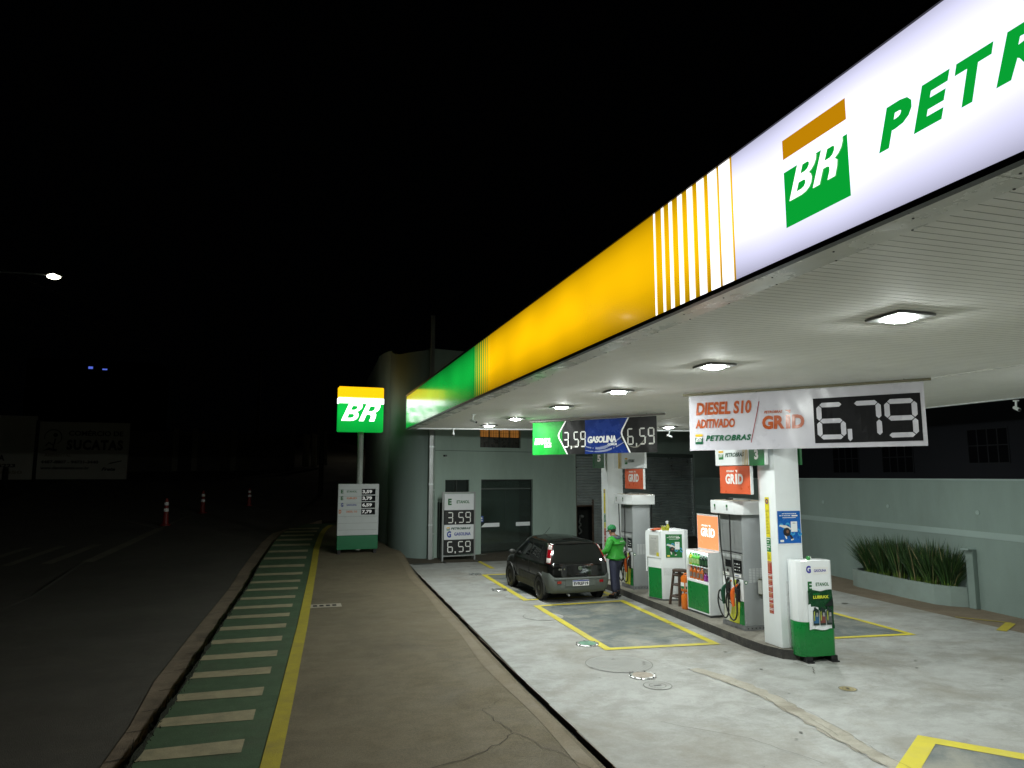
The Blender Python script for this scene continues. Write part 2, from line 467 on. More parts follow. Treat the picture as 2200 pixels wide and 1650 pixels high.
# pavement, cycle path and its painted bars
drain = [(-20, 2.9), (7, 3.05), (8.73, 3.08), (11.44, 3.1), (14.7, 3.24), (22.0, 3.44), (25.1, 3.55), (27, 3.3), (34, 3.3)]
dx = lambda y: lin(drain, y)
mb = MB(); strip(mb, kx, lambda y: dx(y) + .0, -20, 31, 0, pave_m, 3, [28, 29, 30]); tag(mb.obj('pavement', smooth=60), kind='structure')
mb = MB(); strip(mb, lambda y: kx(y) + .01, lambda y: yx(y) - .01, -20, 31.5, .004, green_m, 1, [28, 29, 30]); tag(mb.obj('cycle_path', smooth=60), kind='structure')
mb = MB()
y = 6.55; yc = 8.62
bars = [4.6, 5.62, 6.62, 7.6] + [8.62, 9.66, 10.64, 11.72, 12.78, 13.9, 15.04, 16.18, 17.28, 18.5, 19.85, 21.1, 22.3, 23.5, 24.7, 25.8, 26.9, 27.9, 28.8, 29.6, 30.3]
for i, y in enumerate(bars):
    xr = yx(y) - .36 + .004 * i; sk = .06; hw = .20 if y < 20 else .19
    xl = kx(y) + .03
    sheet(mb, [(xl, y - hw + sk - .02), (xr, y - hw), (xr + .01, y + hw), (xl, y + hw - sk + .02)], .009, bar_m)
tag(mb.obj('cycle_path_markings'), kind='structure')
mb = MB(); strip(mb, lambda y: yx(y) - .10, lambda y: yx(y) + .095, -20, 31, .013, yel2_m, 1, [28, 29, 30]); tag(mb.obj('cycle_path_edge_line', smooth=60), kind='structure')
# lighter band of newer concrete beside the drain, joints and cracks in the pavement
mb = MB()
strip(mb, lambda y: dx(y) - .24 - .03 * math.sin(y * 1.3), lambda y: dx(y) - .05, -5, 25, .004, ground_mat('pavement_edge', (.155, .127, .08), (.18, .148, .096), (.115, .093, .06), ns=.6, rough=.8, grain=.2), 1, [i * .7 for i in range(36)])
tag(mb.obj('pavement_edge_band'), kind='structure')
mb = MB()
for k, (pts, w) in enumerate([([(-.1, 6.9), (1.1, 7.3), (2.0, 7.7), (2.45, 8.15)], .018), ([(2.45, 8.15), (2.3, 9.0), (2.62, 9.35)], .012), ([(.35, 12.0), (1.6, 12.2), (2.9, 12.35)], .008),
                              ([(.25, 10.3), (1.2, 10.45), (2.2, 10.5)], .007), ([(.55, 19.5), (3.2, 19.7)], .012), ([(2.45, 8.15), (2.9, 7.0), (3.0, 6.2)], .01), ([(1.9, 11.2), (2.2, 11.5), (2.55, 11.35), (2.3, 11.1), (1.95, 11.2)], .008), ([(1.6, 6.6), (2.1, 7.2)], .009)]):
    path(mb, jag(pts, .035, 7, k), w * .6, .008, crack_m)
for k, (pts, w) in enumerate([([(7.5, 9.82), (7.6, 9.5), (7.4, 9.2)], .012), ([(8.2, 9.9), (8.5, 9.7)], .008), ([(4.2, 8.0), (4.9, 7.2), (5.2, 6.4)], .006), ([(5.5, 8.2), (6.0, 7.6), (5.9, 7.0)], .005), ([(5.90, 9.2), (5.985, 8.45), (5.89, 7.8), (5.84, 7.1), (5.775, 6.5), (5.74, 6.0), (5.7, 5.2)], .007), ([(6.19, 8.45), (6.14, 7.8), (6.08, 7.1), (5.98, 6.5), (5.95, 6.0)], .005)]):
    path(mb, jag(pts, .018, 7, 20 + k), w * .8, .016, crack_m)
tag(mb.obj('ground_cracks'), kind='structure')
# forecourt slab
mb = MB(); strip(mb, lambda y: dx(y) + .1, lambda y: 12.62 + (y - 10.08) * .04 + .4, -12, 24.4, .0, apron_m, 1)
mb.X = Matrix.Identity(4)
mb.add([(3.66, 24.4, .0), (13.59, 24.4, .0), (17.5, 28.6, .0), (3.66, 24.95, .0)], [[0, 1, 2, 3]], apron_m)
o = tag(mb.obj('forecourt'), kind='structure'); o.location.z = .002
for v in o.data.vertices: v.co.z = 0.
mb = MB(); strip(mb, lambda y: dx(y), lambda y: dx(y) + .1, -12, 25, -.05, black_m, 1)
for y0 in range(-12, 25, 1):
    mb.box(dx(y0) + .093, dx(y0) + .1, y0, y0 + .98, -.06, .012, gutter_m)
o = tag(mb.obj('drain_channel'), kind='structure')
for v in o.data.vertices: v.co.z = min(v.co.z, .012)
mb = MB(); strip(mb, lambda y: 12.62 + (y - 10.08) * .04 + .4, lambda y: 14.3 + (y - 11.2) * .129 + .3, -12, 24.4, .0, strip_m, 2)
o = tag(mb.obj('side_strip'), kind='structure')
for v in o.data.vertices: v.co.z = .001
# mortar repair strip and bay markings
mb = MB()
rp = [(5.83, 9.97, .2), (6.02, 9.25, .26), (6.09, 8.45, .22), (6.02, 7.8, .27), (5.96, 7.1, .26), (5.88, 6.5, .2), (5.85, 6.0, .2), (5.8, 5.2, .2), (5.75, 4.2, .2)]
fine = []
for a, b in zip(rp[:-1], rp[1:]):
    for i in range(6): fine.append(tuple(a[k] + (b[k] - a[k]) * i / 6 for k in range(3)))
rr = random.Random(5)
path(mb, [(p[0] + rr.uniform(-.02, .02), p[1]) for p in fine], [p[2] + rr.uniform(-.05, .05) for p in fine], .008, patch_m)
tag(mb.obj('mortar_repair'), kind='structure')
def bay(pts, w, closed=True, fill=True):
    """paint a bay: the dark floor and its yellow border (outer corners pts)"""
    c = Vector((sum(p[0] for p in pts) / len(pts), sum(p[1] for p in pts) / len(pts)))
    n = len(pts); P = [Vector(p) for p in pts]; inner = []
    ar = sum(P[i].x * P[(i + 1) % n].y - P[(i + 1) % n].x * P[i].y for i in range(n))
    if ar < 0: P = P[::-1]
    for i in range(n):
        a = (P[i] - P[i - 1]).normalized(); b = (P[(i + 1) % n] - P[i]).normalized()
        na = Vector((-a.y, a.x)); nb = Vector((-b.y, b.x)); q = (na + nb) / (1 + na.dot(nb))
        inner.append(P[i] + q * w)
    for i in range(n):
        j = (i + 1) % n
        MK.add([(P[i].x, P[i].y, .010), (P[j].x, P[j].y, .010), (inner[j].x, inner[j].y, .010), (inner[i].x, inner[i].y, .010)], [[0, 1, 2, 3]], yel_m)
    if fill: BAY.add([(p.x, p.y, .006) for p in inner], [list(range(n))], bay_m)
MK = MB(); BAY = MB()
bay([(5.03, 11.41), (7.12, 11.23), (7.43, 15.75), (5.16, 15.67)], .14)
bay([(5.15, 16.35), (7.52, 16.40), (7.72, 20.95), (5.28, 20.9)], .14)
bay([(8.9, 11.05), (11.0, 10.86), (11.2, 15.6), (9.1, 15.6)], .12)
bay([(6.79, 6.78), (5.0, 5.56), (8.2, 1.6), (10.0, 2.9)], .2)
bay([(9.25, 16.3), (11.3, 16.3), (11.5, 20.9), (9.4, 20.9)], .12)
path(MK, [(6.02, 24.35), (5.98, 22.2)], .14, .010, yel_m)
path(MK, [(13.14, 11.95), (13.68, 11.15)], .06, .010, yel2_m)
path(MK, [(13.64, 11.14), (12.8, 10.66)], .17, .010, yel2_m)
for k, o in enumerate((MK.obj('forecourt_markings'), BAY.obj('bay_floors'))):
    tag(o, kind='structure')
    if k == 0:
        for v in o.data.vertices: v.co.z = .010
mb = MB(); rr = random.Random(21); oil = mat('oil_stain', (.10, .098, .085), rough=.45, var=.3, vs=4)
def blot(x, y, r_, m, z):
    n = 14; mb.poly([(x + r_ * rr.uniform(.6, 1.1) * math.cos(6.283 * i / n), y + r_ * .8 * rr.uniform(.6, 1.1) * math.sin(6.283 * i / n)) for i in range(n)], z, m)
for k in range(46):
    x, y = rr.choice(((rr.uniform(5.4, 7.2), rr.uniform(11.8, 15.4)), (rr.uniform(4.2, 7.0), rr.uniform(6.5, 11)), (rr.uniform(8.4, 12), rr.uniform(6, 10.5))))
    blot(x, y, rr.uniform(.008, .035), oil, .0128)
for x, y, r_ in ((11.6, 14.3, .16), (12.1, 13.9, .1), (11.9, 9.0, .12)): blot(x, y, r_, oil, .0126)
for y in (22.6, 20.0): path(mb, jag([(dx(y) + .15, y), (5.2, y + .05), (7.4, y + .1)], .01, 6, 3), .012, .0124, crack_m)
tag(mb.obj('oil_stains'), kind='structure')
# wet / dusty ring marks of buried tanks are hatch things, below
mb = MB()
for p, q, w in (((-9.45, 25.2), (-8.72, 28.3), .30), ((-8.41, 25.35), (-7.74, 28.46), .30), ((-7.35, 25.5), (-6.72, 28.56), .34), ((-6.25, 25.6), (-5.25, 31.65), .36)):
    path(mb, [p, q], w, -.112, roadw_m)
path(mb, [(-6.39, 19.24), (-6.3, 21), (-6.35, 25.6)], .1, -.112, mat('road_white_worn', (.10, .095, .08), rough=.85, var=.3, vs=6))
path(mb, [(-5.25, 31.6), (-5.0, 33.2), (-4.72, 34.73), (-3.4, 36.6), (-1.57, 38.38)], .14, -.108, roadw_m)
path(mb, [(-5.25, 31.6), (-6.5, 33.3), (-8.6, 35.2), (-12, 36.5)], .12, -.108, roadw_m)
tag(mb.obj('road_markings'), kind='structure')
# kerbed pump island
isl = [(7.34, 21.5)]
for x, y in ((7.62, 19.5), (7.72, 17.0), (7.62, 14.5), (7.5, 12.4), (7.42, 11.0), (7.43, 10.45), (7.52, 10.1), (7.72, 9.93), (8.0, 9.88), (8.25, 9.96), (8.42, 10.25), (8.5, 10.8), (8.75, 14), (9.0, 19.5), (8.9, 21.2), (8.3, 21.9), (7.9, 21.8)): isl.append((x, y))
isl[0] = (7.7, 21.4)
mb = MB(); mb.prism(isl, 0, .15, mat('kerb_black', (.03, .029, .026), rough=.8, var=.3, vs=8, bump=.4, bs=30, dirt=.6, dirtcol=(.12, .11, .09)), mtop=island_m)
tag(mb.obj('pump_island'), kind='structure')
mb = MB()
inner = [Vector((8.13 + (x - 8.13) * .9, 15.6 + (y - 15.6) * .985)) for x, y in isl]
mb.poly([tuple(p) for p in inner], .1535, island_m)
tag(mb.obj('island_top'), kind='structure')
# ------------------------------------------------------------------ station materials
teal = mat('teal_stucco', (.20, .265, .242), rough=.85, var=.08, vs=1.6, bump=.35, bs=120, dirt=.4, dirtcol=(.14, .17, .15), stretch=(1, 1, .3))
teal_lt = mat('teal_band', (.275, .355, .335), rough=.8, var=.05, vs=1.5, bump=.25, bs=120)
white_p = mat('white_paint', (.79, .83, .84), rough=.35, var=.03, vs=3, dirt=.12, dirtcol=(.5, .5, .46))
white_g = mat('white_gloss', (.80, .83, .84), rough=.2, var=.02, vs=3)
slat_m = mat('slat_white', (.86, .86, .825), rough=.75, spec=.2, var=.04, vs=1.5, dirt=.15, dirtcol=(.48, .47, .41))
groove_m = mat('slat_groove', (.40, .40, .37), rough=.7)
trim_m = mat('soffit_trim', (.78, .78, .74), rough=.28, metal=.15, var=.06, vs=2, bump=.15, bs=3)
blk = mat('black_plastic', (.012, .012, .013), rough=.35, var=.1)
rubber = mat('rubber', (.010, .010, .010), rough=.5, var=.15)
steel = mat('grey_steel', (.33, .345, .34), rough=.42, metal=.5, var=.06, vs=3)
galv = mat('galvanised', (.42, .46, .46), rough=.38, metal=.6, var=.1, vs=4)
glass_d = mat('dark_glass', (.012, .016, .015), rough=.05, var=.1, rv=.02, spec=.7)
wood_d = mat('dark_wood', (.055, .032, .02), rough=.55, var=.25, vs=9, stretch=(1, 1, .2))
gren = mat('brand_green', (.006, .185, .035), rough=.3, var=.04, vs=2)
gren_d = mat('board_green', (.008, .16, .035), rough=.35, var=.05)
orng = mat('brand_orange', (.66, .115, .045), rough=.32, var=.03)
ylw = mat('brand_yellow', (.74, .44, .02), rough=.35, var=.03)
blue_l = mat('lettering_blue', (.02, .045, .30), rough=.4)
green_l = mat('lettering_green', (.01, .13, .03), rough=.4)
orange_l = mat('lettering_orange', (.62, .16, .03), rough=.4)
dgreen_l = mat('lettering_dark_green', (.01, .07, .04), rough=.4)
white_l = mat('lettering_white', (.80, .80, .78), rough=.4, var=.02)
grey_l = mat('lettering_grey', (.30, .31, .30), rough=.5)
ZC = 4.348                                     # soffit height
KC = .877                                      # the canopy was measured against a 4.55 m soffit; it is 4.35 m
def canopy_size(*objs):
    for o in objs:
        for v in o.data.vertices: v.co = (v.co.x * KC, v.co.y * KC, 2.9 + (v.co.z - 2.9) * KC)
# ------------------------------------------------------------------ canopy
FX = 3.5
def br_letters(b, x, y, w, h, m, mh, z, shear=.24):
    """heavy slanted B and R; their counters are laid over them in the ground colour"""
    B_ = [(0, 0), (.28, 0), (.37, .03), (.43, .10), (.455, .20), (.44, .34), (.40, .44), (.34, .51), (.39, .56), (.43, .64), (.445, .76), (.43, .88), (.38, .96), (.30, 1), (0, 1)]
    R_ = [(0, 0), (.145, 0), (.145, .37), (.23, .37), (.285, .33), (.31, .22), (.31, 0), (.465, 0), (.455, .25), (.43, .40), (.36, .475), (.42, .55), (.455, .66), (.455, .80), (.43, .91), (.37, .98), (.28, 1), (0, 1)]
    hb = [[(.14, .16), (.25, .16), (.30, .19), (.32, .27), (.30, .35), (.26, .385), (.14, .385)], [(.14, .60), (.24, .60), (.29, .64), (.31, .715), (.295, .79), (.25, .83), (.14, .83)]]
    hr = [[(.145, .555), (.25, .555), (.30, .60), (.315, .69), (.30, .79), (.25, .83), (.145, .83)]]
    tot = 1.0 + shear
    T = lambda pts, o: [(x + w * (px + o + shear * py) / tot, y + h * py) for px, py in pts]
    b.poly(T(B_, 0), z, m); b.poly(T(R_, .53), z, m)
    for q in hb: b.poly(T(q, 0), z + .002, mh)
    for q in hr: b.poly(T(q, .53), z + .002, mh)
can = thing('canopy', 'long white slatted filling station canopy with a glowing white, yellow and green edge', 'canopy')
b_white = backlit('backlit_white', (.80, .80, 1.06), 1.62, 4.347, 5.312, lo=.42)
b_yel = backlit('backlit_yellow', (1.0, .545, .002), 1.18, 4.347, 5.312, lo=.40)
b_grn = backlit('backlit_green', (.006, .43, .05), 1.05, 4.347, 5.312, lo=.34)
e_grn = mat('lit_green_film', (.002, .05, .01), rough=.25, emit=(.003, .42, .04), es=.85, var=.02)
e_org = mat('lit_amber_film', (.1, .05, .002), rough=.25, emit=(.62, .27, .002), es=.85, var=.02)
e_wht = mat('lit_white_film', (.5, .5, .5), rough=.25, emit=(.97, .98, 1), es=1.6, var=.02)
def fascia(name, y0, y1, m, lab=None):
    b = MB(); b.box(FX, FX + .07, y0, y1, 4.55, 5.65, m); o = b.obj(name, can)
    if lab: o['label'] = lab
    return o
fascia('fascia_panel', -6, 5.075, b_white, 'glowing white edge panel with the station name')
fascia('fascia_panel', 5.075, 13.28, b_yel, 'glowing amber edge panel with thin white stripes')
fascia('fascia_panel', 13.28, 24.66, b_grn, 'glowing green edge panel at the far end')
b = MB(); b.frame((FX, 0, 0), (0, -1, 0), (0, 0, 1))      # local x runs towards the camera
ed = [6.50, 6.33, 6.175, 6.0, 5.82, 5.64, 5.45, 5.27]
wd = [.035, .05, .066, .085, .10, .122, .145, .17]
for e, w in zip(ed, wd): b.rect(-e, 4.552, -e + w, 5.648, .004, e_wht)
b.obj('stripes', can)
b = MB(); b.frame((FX, 0, 0), (0, -1, 0), (0, 0, 1))
for i in range(8):
    e = 14.62 - i * .165; w = .135 - i * .015
    b.rect(-e, 4.552, -e + w, 5.648, .004, b_grn)
    b.rect(-e - .012, 4.552, -e, 5.648, .005, mat('fascia_dark_line', (.03, .08, .02), rough=.4))
b.rect(-14.62, 4.552, -13.28, 5.648, .002, b_yel)
b.obj('stripes', can)
# emblem: amber bar over a green square cut by the white letters
b = MB(); b.frame((FX, 0, 0), (0, -1, 0), (0, 0, 1))
b.rect(-4.40, 5.32, -3.735, 5.475, .005, e_org)
b.rect(-4.40, 4.775, -3.735, 5.215, .005, e_grn)
br_letters(b, -4.345, 4.968, .60, .268, e_wht, e_grn, .009)
b.obj('emblem', can)
b = MB(); b.frame((FX, 0, 0), (0, -1, 0), (0, 0, 1))
for ch, yl, w_ in zip('PETROBRAS', (3.475, 3.205, 2.905, 2.67, 2.375, 2.075, 1.79, 1.52, 1.20), (.272, .275, .245, .28, .285, .275, .28, .285, .265)): b.text(ch, -yl, 4.953, w_, .268, e_grn, z=.006, shear=.27, bold=.03)
b.obj('lettering', can)
b = MB()
b.box(FX - .015, FX + .05, -6, 24.68, 4.505, 4.548, blk); b.box(FX - .015, FX + .08, -6, 24.68, 5.652, 5.70, blk)
b.box(FX - .012, FX + .075, 24.662, 24.70, 4.55, 5.65, blk)
b.obj('fascia_trim', can)
b = MB()
for i in range(7):
    y0 = -6 + i * 4.38
    b.box(FX + .052, 3.83, y0, y0 + 4.374, 4.512, 4.53, trim_m)
for i in range(40):
    for dxx in (.1, .27): b.cyl((FX + .05 + dxx, -3 + i * .7 + dxx, 4.512), (FX + .05 + dxx, -3 + i * .7 + dxx, 4.507), .008, blk, n=6)
b.obj('soffit_trim', can)
b = MB(); far = lambda x: 24.62 - (x - 3.5) * .165
n = 0; y = -6.0
while y < 24.6:
    for x0, x1 in ((3.83, 10.30), (10.34, 14.6)):
        xe = x1
        if y + .1 > far(x1): xe = min(x1, 3.5 + (24.62 - y - .1) / .165)
        if xe <= x0 + .05: continue
        b.add([(x0, y, 4.56), (x0, y + .0915, 4.56), (xe, y + .0915, 4.56), (xe, y, 4.56)], [[0, 1, 2, 3]], slat_m)
        b.add([(x0, y + .0915, 4.56), (x0, y + .0958, 4.56 + .012), (xe, y + .0958, 4.56 + .012), (xe, y + .0915, 4.56)], [[0, 1, 2, 3]], groove_m)
        b.add([(x0, y + .0958, 4.56 + .012), (x0, y + .1, 4.56), (xe, y + .1, 4.56), (xe, y + .0958, 4.56 + .012)], [[0, 1, 2, 3]], groove_m)
    y += .1
b.box(10.30, 10.34, -6, 23.4, 4.56 - .006, 4.56 + .02, trim_m)
b.obj('ceiling', can)
b = MB()
b.prism([(14.6, -6), (14.75, -6), (14.75, 22.75), (14.6, 22.8)], 4.548, 5.6, white_p)
b.prism([(3.56, 24.6), (14.6, 22.79), (14.6, 22.72), (3.56, 24.52)], 4.515, 5.6, white_p)
b.obj('edge_beam', can)
b = MB(); b.prism([(3.58, -6), (14.58, -6), (14.58, 22.7), (3.58, 24.5)], 4.62, 5.5, mat('roof_sheet', (.2, .2, .2), rough=.6))
b.obj('roof', can)
canopy_size(*[o for o in COL.objects if o.parent == can])
# ------------------------------------------------------------------ canopy lights
led = mat('led_lens', (.8, .8, .8), rough=.3, emit=(.95, 1.0, .955), es=LAMP_E)
plate_m = mat('lamp_plate', (.16, .165, .16), rough=.45, metal=.3)
def make_light():
    t = thing('ceiling_light', 'square recessed canopy light', 'ceiling light')
    b = MB(); b.box(-.205, .205, -.205, .205, -.022, .0, plate_m, bev=.004); b.obj('housing', t)
    b = MB()
    pr = [(.114, -.0225), (.110, -.032), (.09, -.042), (.06, -.047), (.03, -.049)]
    nn = 24; vs = []; 
    for r, z in pr:
        for i in range(nn):
            a = 2 * math.pi * i / nn; c, s = math.cos(a), math.sin(a); e = 5
            k = (abs(c) ** e + abs(s) ** e) ** (-1 / e); vs.append((r * k * c, r * k * s, z))
    fs = [[k * nn + i, (k + 1) * nn + i, (k + 1) * nn + (i + 1) % nn, k * nn + (i + 1) % nn] for k in range(len(pr) - 1) for i in range(nn)]
    fs.append([(len(pr) - 1) * nn + i for i in range(nn)][::-1])
    b.add(vs, fs, led); b.obj('lens', t, smooth=50)
    return t
rowA = [(x * KC, y * KC) for x, y in [(5.94, 5.79), (5.92, 9.23), (5.92, 12.6), (5.95, 15.85), (5.92, 19.5), (5.9, 22.45), (5.94, 2.4), (5.94, -1.0)]]
labsA = ['lit square canopy light nearest the camera, beside the glowing white edge', 'lit square canopy light second nearest the camera, above the white diesel banner', 'lit canopy light between the two hanging banners, third along the row',
         'lit canopy light just above the green and blue banner, fourth along the row', 'lit canopy light left of the green banner, second from the far end', 'lit canopy light at the far end of the row by the building', 'lit canopy light above the near corner of the forecourt', 'lit canopy light at the near end of the canopy']
rowB = [(x * KC, y * KC) for x, y in [(11.88, 21.4), (11.88, 18.0), (11.88, 14.65), (11.88, 11.3), (11.88, 7.95), (11.88, 4.6)]]
labsB = ['small lit canopy light between the two banners, over the right lane'] + ['lit canopy light in the right row hidden behind the white diesel banner'] * 5
L0 = make_light(); first = True
for (x, y), lb in list(zip(rowA, labsA)) + list(zip(rowB, labsB)):
    if y < 0 or (x > 10 and 9.5 < y < 10.2) or (x > 10 and 15 < y < 16.2) or (x > 10 and y < 5): continue
    if first: L0.location = (x, y, ZC - .001); L0['label'] = lb; L0['group'] = 'canopy lights'; first = False
    else: dup(L0, loc=(x, y, ZC - .001), label=lb)
# ------------------------------------------------------------------ security cameras under the canopy
def seccam(x, y, z, rz, lab):
    t = thing('security_camera', lab, 'camera', (x, y, z), rz, 'security cameras')
    b = MB(); b.cyl((0, 0, 0), (0, 0, -.02), .05, white_p); b.cyl((0, 0, -.02), (0, .03, -.16), .018, white_p); b.obj('bracket', t, smooth=40)
    b = MB(); b.cyl((0, .08, -.13), (0, -.10, -.19), .032, white_p); b.cyl((0, -.098, -.189), (0, -.11, -.193), .027, blk); b.obj('body', t, smooth=40)
seccam(3.9, 16.3, ZC, .5, 'white bullet camera under the canopy near its green end')
seccam(4.4, 20.95, 4.31, -.3, 'white camera on the far canopy edge above the drainpipe')
seccam(11.1, 19.95, 4.31, .6, 'white camera on the far canopy edge right of the banner')
seccam(12.72, 9.9, 4.30, -.5, 'white camera on the right canopy edge above the dark house')
# ------------------------------------------------------------------ pillars
def text_lines(b, x, y, w, n, pitch, m, rnd, h=.008, z=.004):
    for i in range(n):
        b.rect(x, y - i * pitch, x + w * rnd.uniform(.55, 1.), y - i * pitch + h, z, m)
def pillar(x0, x1, y0, y1, lab, stickers):
    t = thing('canopy_pillar', lab, 'pillar', ((x0 + x1) / 2, (y0 + y1) / 2, .15), 0, 'canopy pillars')
    hx, hy = (x1 - x0) / 2, (y1 - y0) / 2
    b = MB(); b.box(-hx, hx, -hy, hy, 0.005, ZC - .155, white_p, bev=.012, seg=2); b.obj('shaft', t, smooth=35)
    b = MB(); b.box(-hx + .12, hx + .006, -hy - .006, -hy - .0005, .01, 1.05, mat('white_plate', (.66, .68, .68), rough=.3)); b.obj('cover_plate', t)
    b = MB(); b.frame((-hx, .0, 0), (0, -1, 0), (0, 0, 1)); r = random.Random(2)
    yy, gg, rd = mat('sticker_yellow', (.70, .62, .02), rough=.4), gren_d, mat('sticker_red', (.36, .035, .03), rough=.4)
    w = .055
    b.rect(-w, 1.74, w, 2.40, .003, yy)
    b.disc((0, 2.33, .006), .042, blue_l, r0=.03); b.disc((0, 2.33, .0065), .03, rd, r0=.018)
    text_lines(b, -w * .8, 2.18, w * 1.6, 17, .024, mat('print_brown', (.22, .17, .03), rough=.5), r)
    b.rect(-w, 1.62, w, 1.73, .003, gg); b.rect(-w, 1.505, w, 1.61, .003, gg)
    for zz in (1.695, 1.575): b.rect(-w * .8, zz, w * .7, zz + .016, .006, white_l); text_lines(b, -w * .8, zz - .03, w * 1.4, 2, .016, white_l, r, .006, .006)
    b.rect(-w, 1.35, w, 1.50, .003, yy); text_lines(b, -w * .8, 1.465, w * 1.6, 5, .02, MATS['print_brown'], r)
    z = 1.345; cream = mat('sticker_cream', (.62, .42, .2), rough=.4)
    for i, hgt in enumerate((.20, .075, .085, .10, .085, .07, .075, .075)):
        b.rect(-w, z - hgt, w, z, .003, rd); b.rect(-w * .85, z - .022, w * .85, z - .010, .006, white_l if i % 2 else cream)
        text_lines(b, -w * .7, z - .04, w * 1.3, int(hgt / .024) - 1, .021, cream, r, .006, .006); z -= hgt + .010
    b.obj('information_strip', t)
    return t, hx, hy
p1, hx, hy = pillar(7.55, 8.03, 10.12, 10.58, 'near white square canopy pillar with a blue poster beside the price stand', True)
p2, _, _ = pillar(8.08, 8.54, 18.0, 18.42, 'far white square canopy pillar behind the attendant in green', True)
def pay_poster(name, parent, fr, w, h, base, wave, lab):
    """an advertisement: headline, looping ribbon, leaning figure and a blank phone card"""
    b = MB(); b.frame(*fr)
    b.rect(0, -.02, w, h, .002, mat('paper', (.72, .74, .74), rough=.35)); b.rect(0, .015, w, h, .004, base)
    b.obj(name, parent)['label'] = lab
    b = MB(); b.frame(*fr)
    cy = h * .52
    def loop(cx, cyy, r0, r1, a0, a1, n=14):
        P = [(cx + r1 * math.cos(a0 + (a1 - a0) * i / n), cyy + 1.25 * r1 * math.sin(a0 + (a1 - a0) * i / n)) for i in range(n + 1)]
        Q = [(cx + r0 * math.cos(a0 + (a1 - a0) * i / n), cyy + 1.25 * r0 * math.sin(a0 + (a1 - a0) * i / n)) for i in range(n + 1)]
        for i in range(n): b.poly([P[i], P[i + 1], Q[i + 1], Q[i]], .006, wave)
    loop(w * .15, cy, w * .06, w * .11, 0, math.pi); loop(w * .43, cy, w * .07, w * .125, 0, math.pi * 1.0); loop(w * .29, cy - .02, w * .02, w * .07, math.pi, 2 * math.pi)
    loop(w * .64, h * .36, w * .05, w * .1, math.pi * .9, 2 * math.pi); loop(w * .88, h * .36, w * .05, w * .1, 0, math.pi); loop(w * .95, h * .33, w * .04, w * .09, math.pi, 2 * math.pi)
    rp_ = random.Random(6)
    for x0_, x1_, y0_, h_ in ((.2, .82, .905, .022), (.08, .58, .848, .02)):
        x_ = x0_
        while x_ < x1_ - .03:
            q = rp_.uniform(.04, .11); b.rect(w * x_, h * y0_, w * min(x1_, x_ + q), h * (y0_ + h_), .006, white_l); x_ += q + .018
    b.rect(w * .62, h * .835, w * .88, h * .875, .006, white_l); b.rect(w * .22, h * .79, w * .8, h * .805, .006, white_l)
    sk, dk = mat('poster_white', (.75, .72, .66), rough=.4), mat('poster_dark', (.02, .02, .022), rough=.4)
    b.poly([(w * .05, h * .55), (w * .1, h * .59), (w * .38, h * .56), (w * .6, h * .47), (w * .5, h * .42), (w * .3, h * .48)], .008, sk)
    b.disc((w * .38, h * .37, .010), w * .155, dk); b.disc((w * .4, h * .38, .012), w * .06, mat('poster_brown', (.2, .1, .06), rough=.5))
    b.poly([(w * .27, h * .28), (w * .36, h * .26), (w * .38, h * .17), (w * .33, h * .15)], .008, sk)
    b.poly([(w * .46, h * .3), (w * .56, h * .27), (w * .66, h * .16), (w * .58, h * .13)], .009, dk); b.poly([(w * .54, h * .15), (w * .66, h * .17), (w * .66, h * .13), (w * .54, h * .11)], .011, sk)
    b.rect(w * .56, h * .37, w * .84, h * .68, .010, white_g)                       # phone card (its code is left blank)
    b.rect(w * .64, h * .62, w * .76, h * .64, .012, grey_l)
    b.rect(w * .08, h * .07, w * .24, h * .135, .006, mat('poster_tag', (.75, .6, .1), rough=.4) if 'green' in lab else white_l)
    b.obj('poster_print', bpy.data.objects[parent.name].children[-1] if False else parent)
pay_poster('poster', p1, ((-hx + .015, -hy, 1.64), (1, 0, 0), (0, 0, 1)), .445, .54, mat('poster_blue', (.012, .12, .45), rough=.3), mat('poster_sky', (.05, .33, .62), rough=.3), 'blue payment poster')
# ------------------------------------------------------------------ hanging brand boards at the pillars
def grid_logo(b, x, y, w, m, z=.004, small=True):
    """GRID wordmark with its small arrow and the company name above it"""
    h = w * .34
    b.text('GR', x, y, w * .54, h, m, z=z, bold=.06, shear=.05); b.text('D', x + w * .71, y, w * .29, h, m, z=z, bold=.06, shear=.05)
    b.poly([(x + w * .57, y), (x + w * .675, y), (x + w * .68, y + h), (x + w * .575, y + h)], z, m)
    b.poly([(x + w * .56, y + h * 1.36), (x + w * .70, y + h * 1.36), (x + w * .685, y + h * 1.08)], z, m)
    if small: b.text('PETROBRAS', x + w * .06, y + h * 1.16, w * .45, h * .2, m, z=z, shear=.25, bold=.02)
def br_logo(b, x, y, w, z=.004):
    b.rect(x, y + w * .80, x + w, y + w * 1.05, z, ylw); b.rect(x, y, x + w, y + w * .66, z, gren)
    br_letters(b, x + w * .09, y + w * .28, w * .84, w * .38, white_l, gren, z + .003)
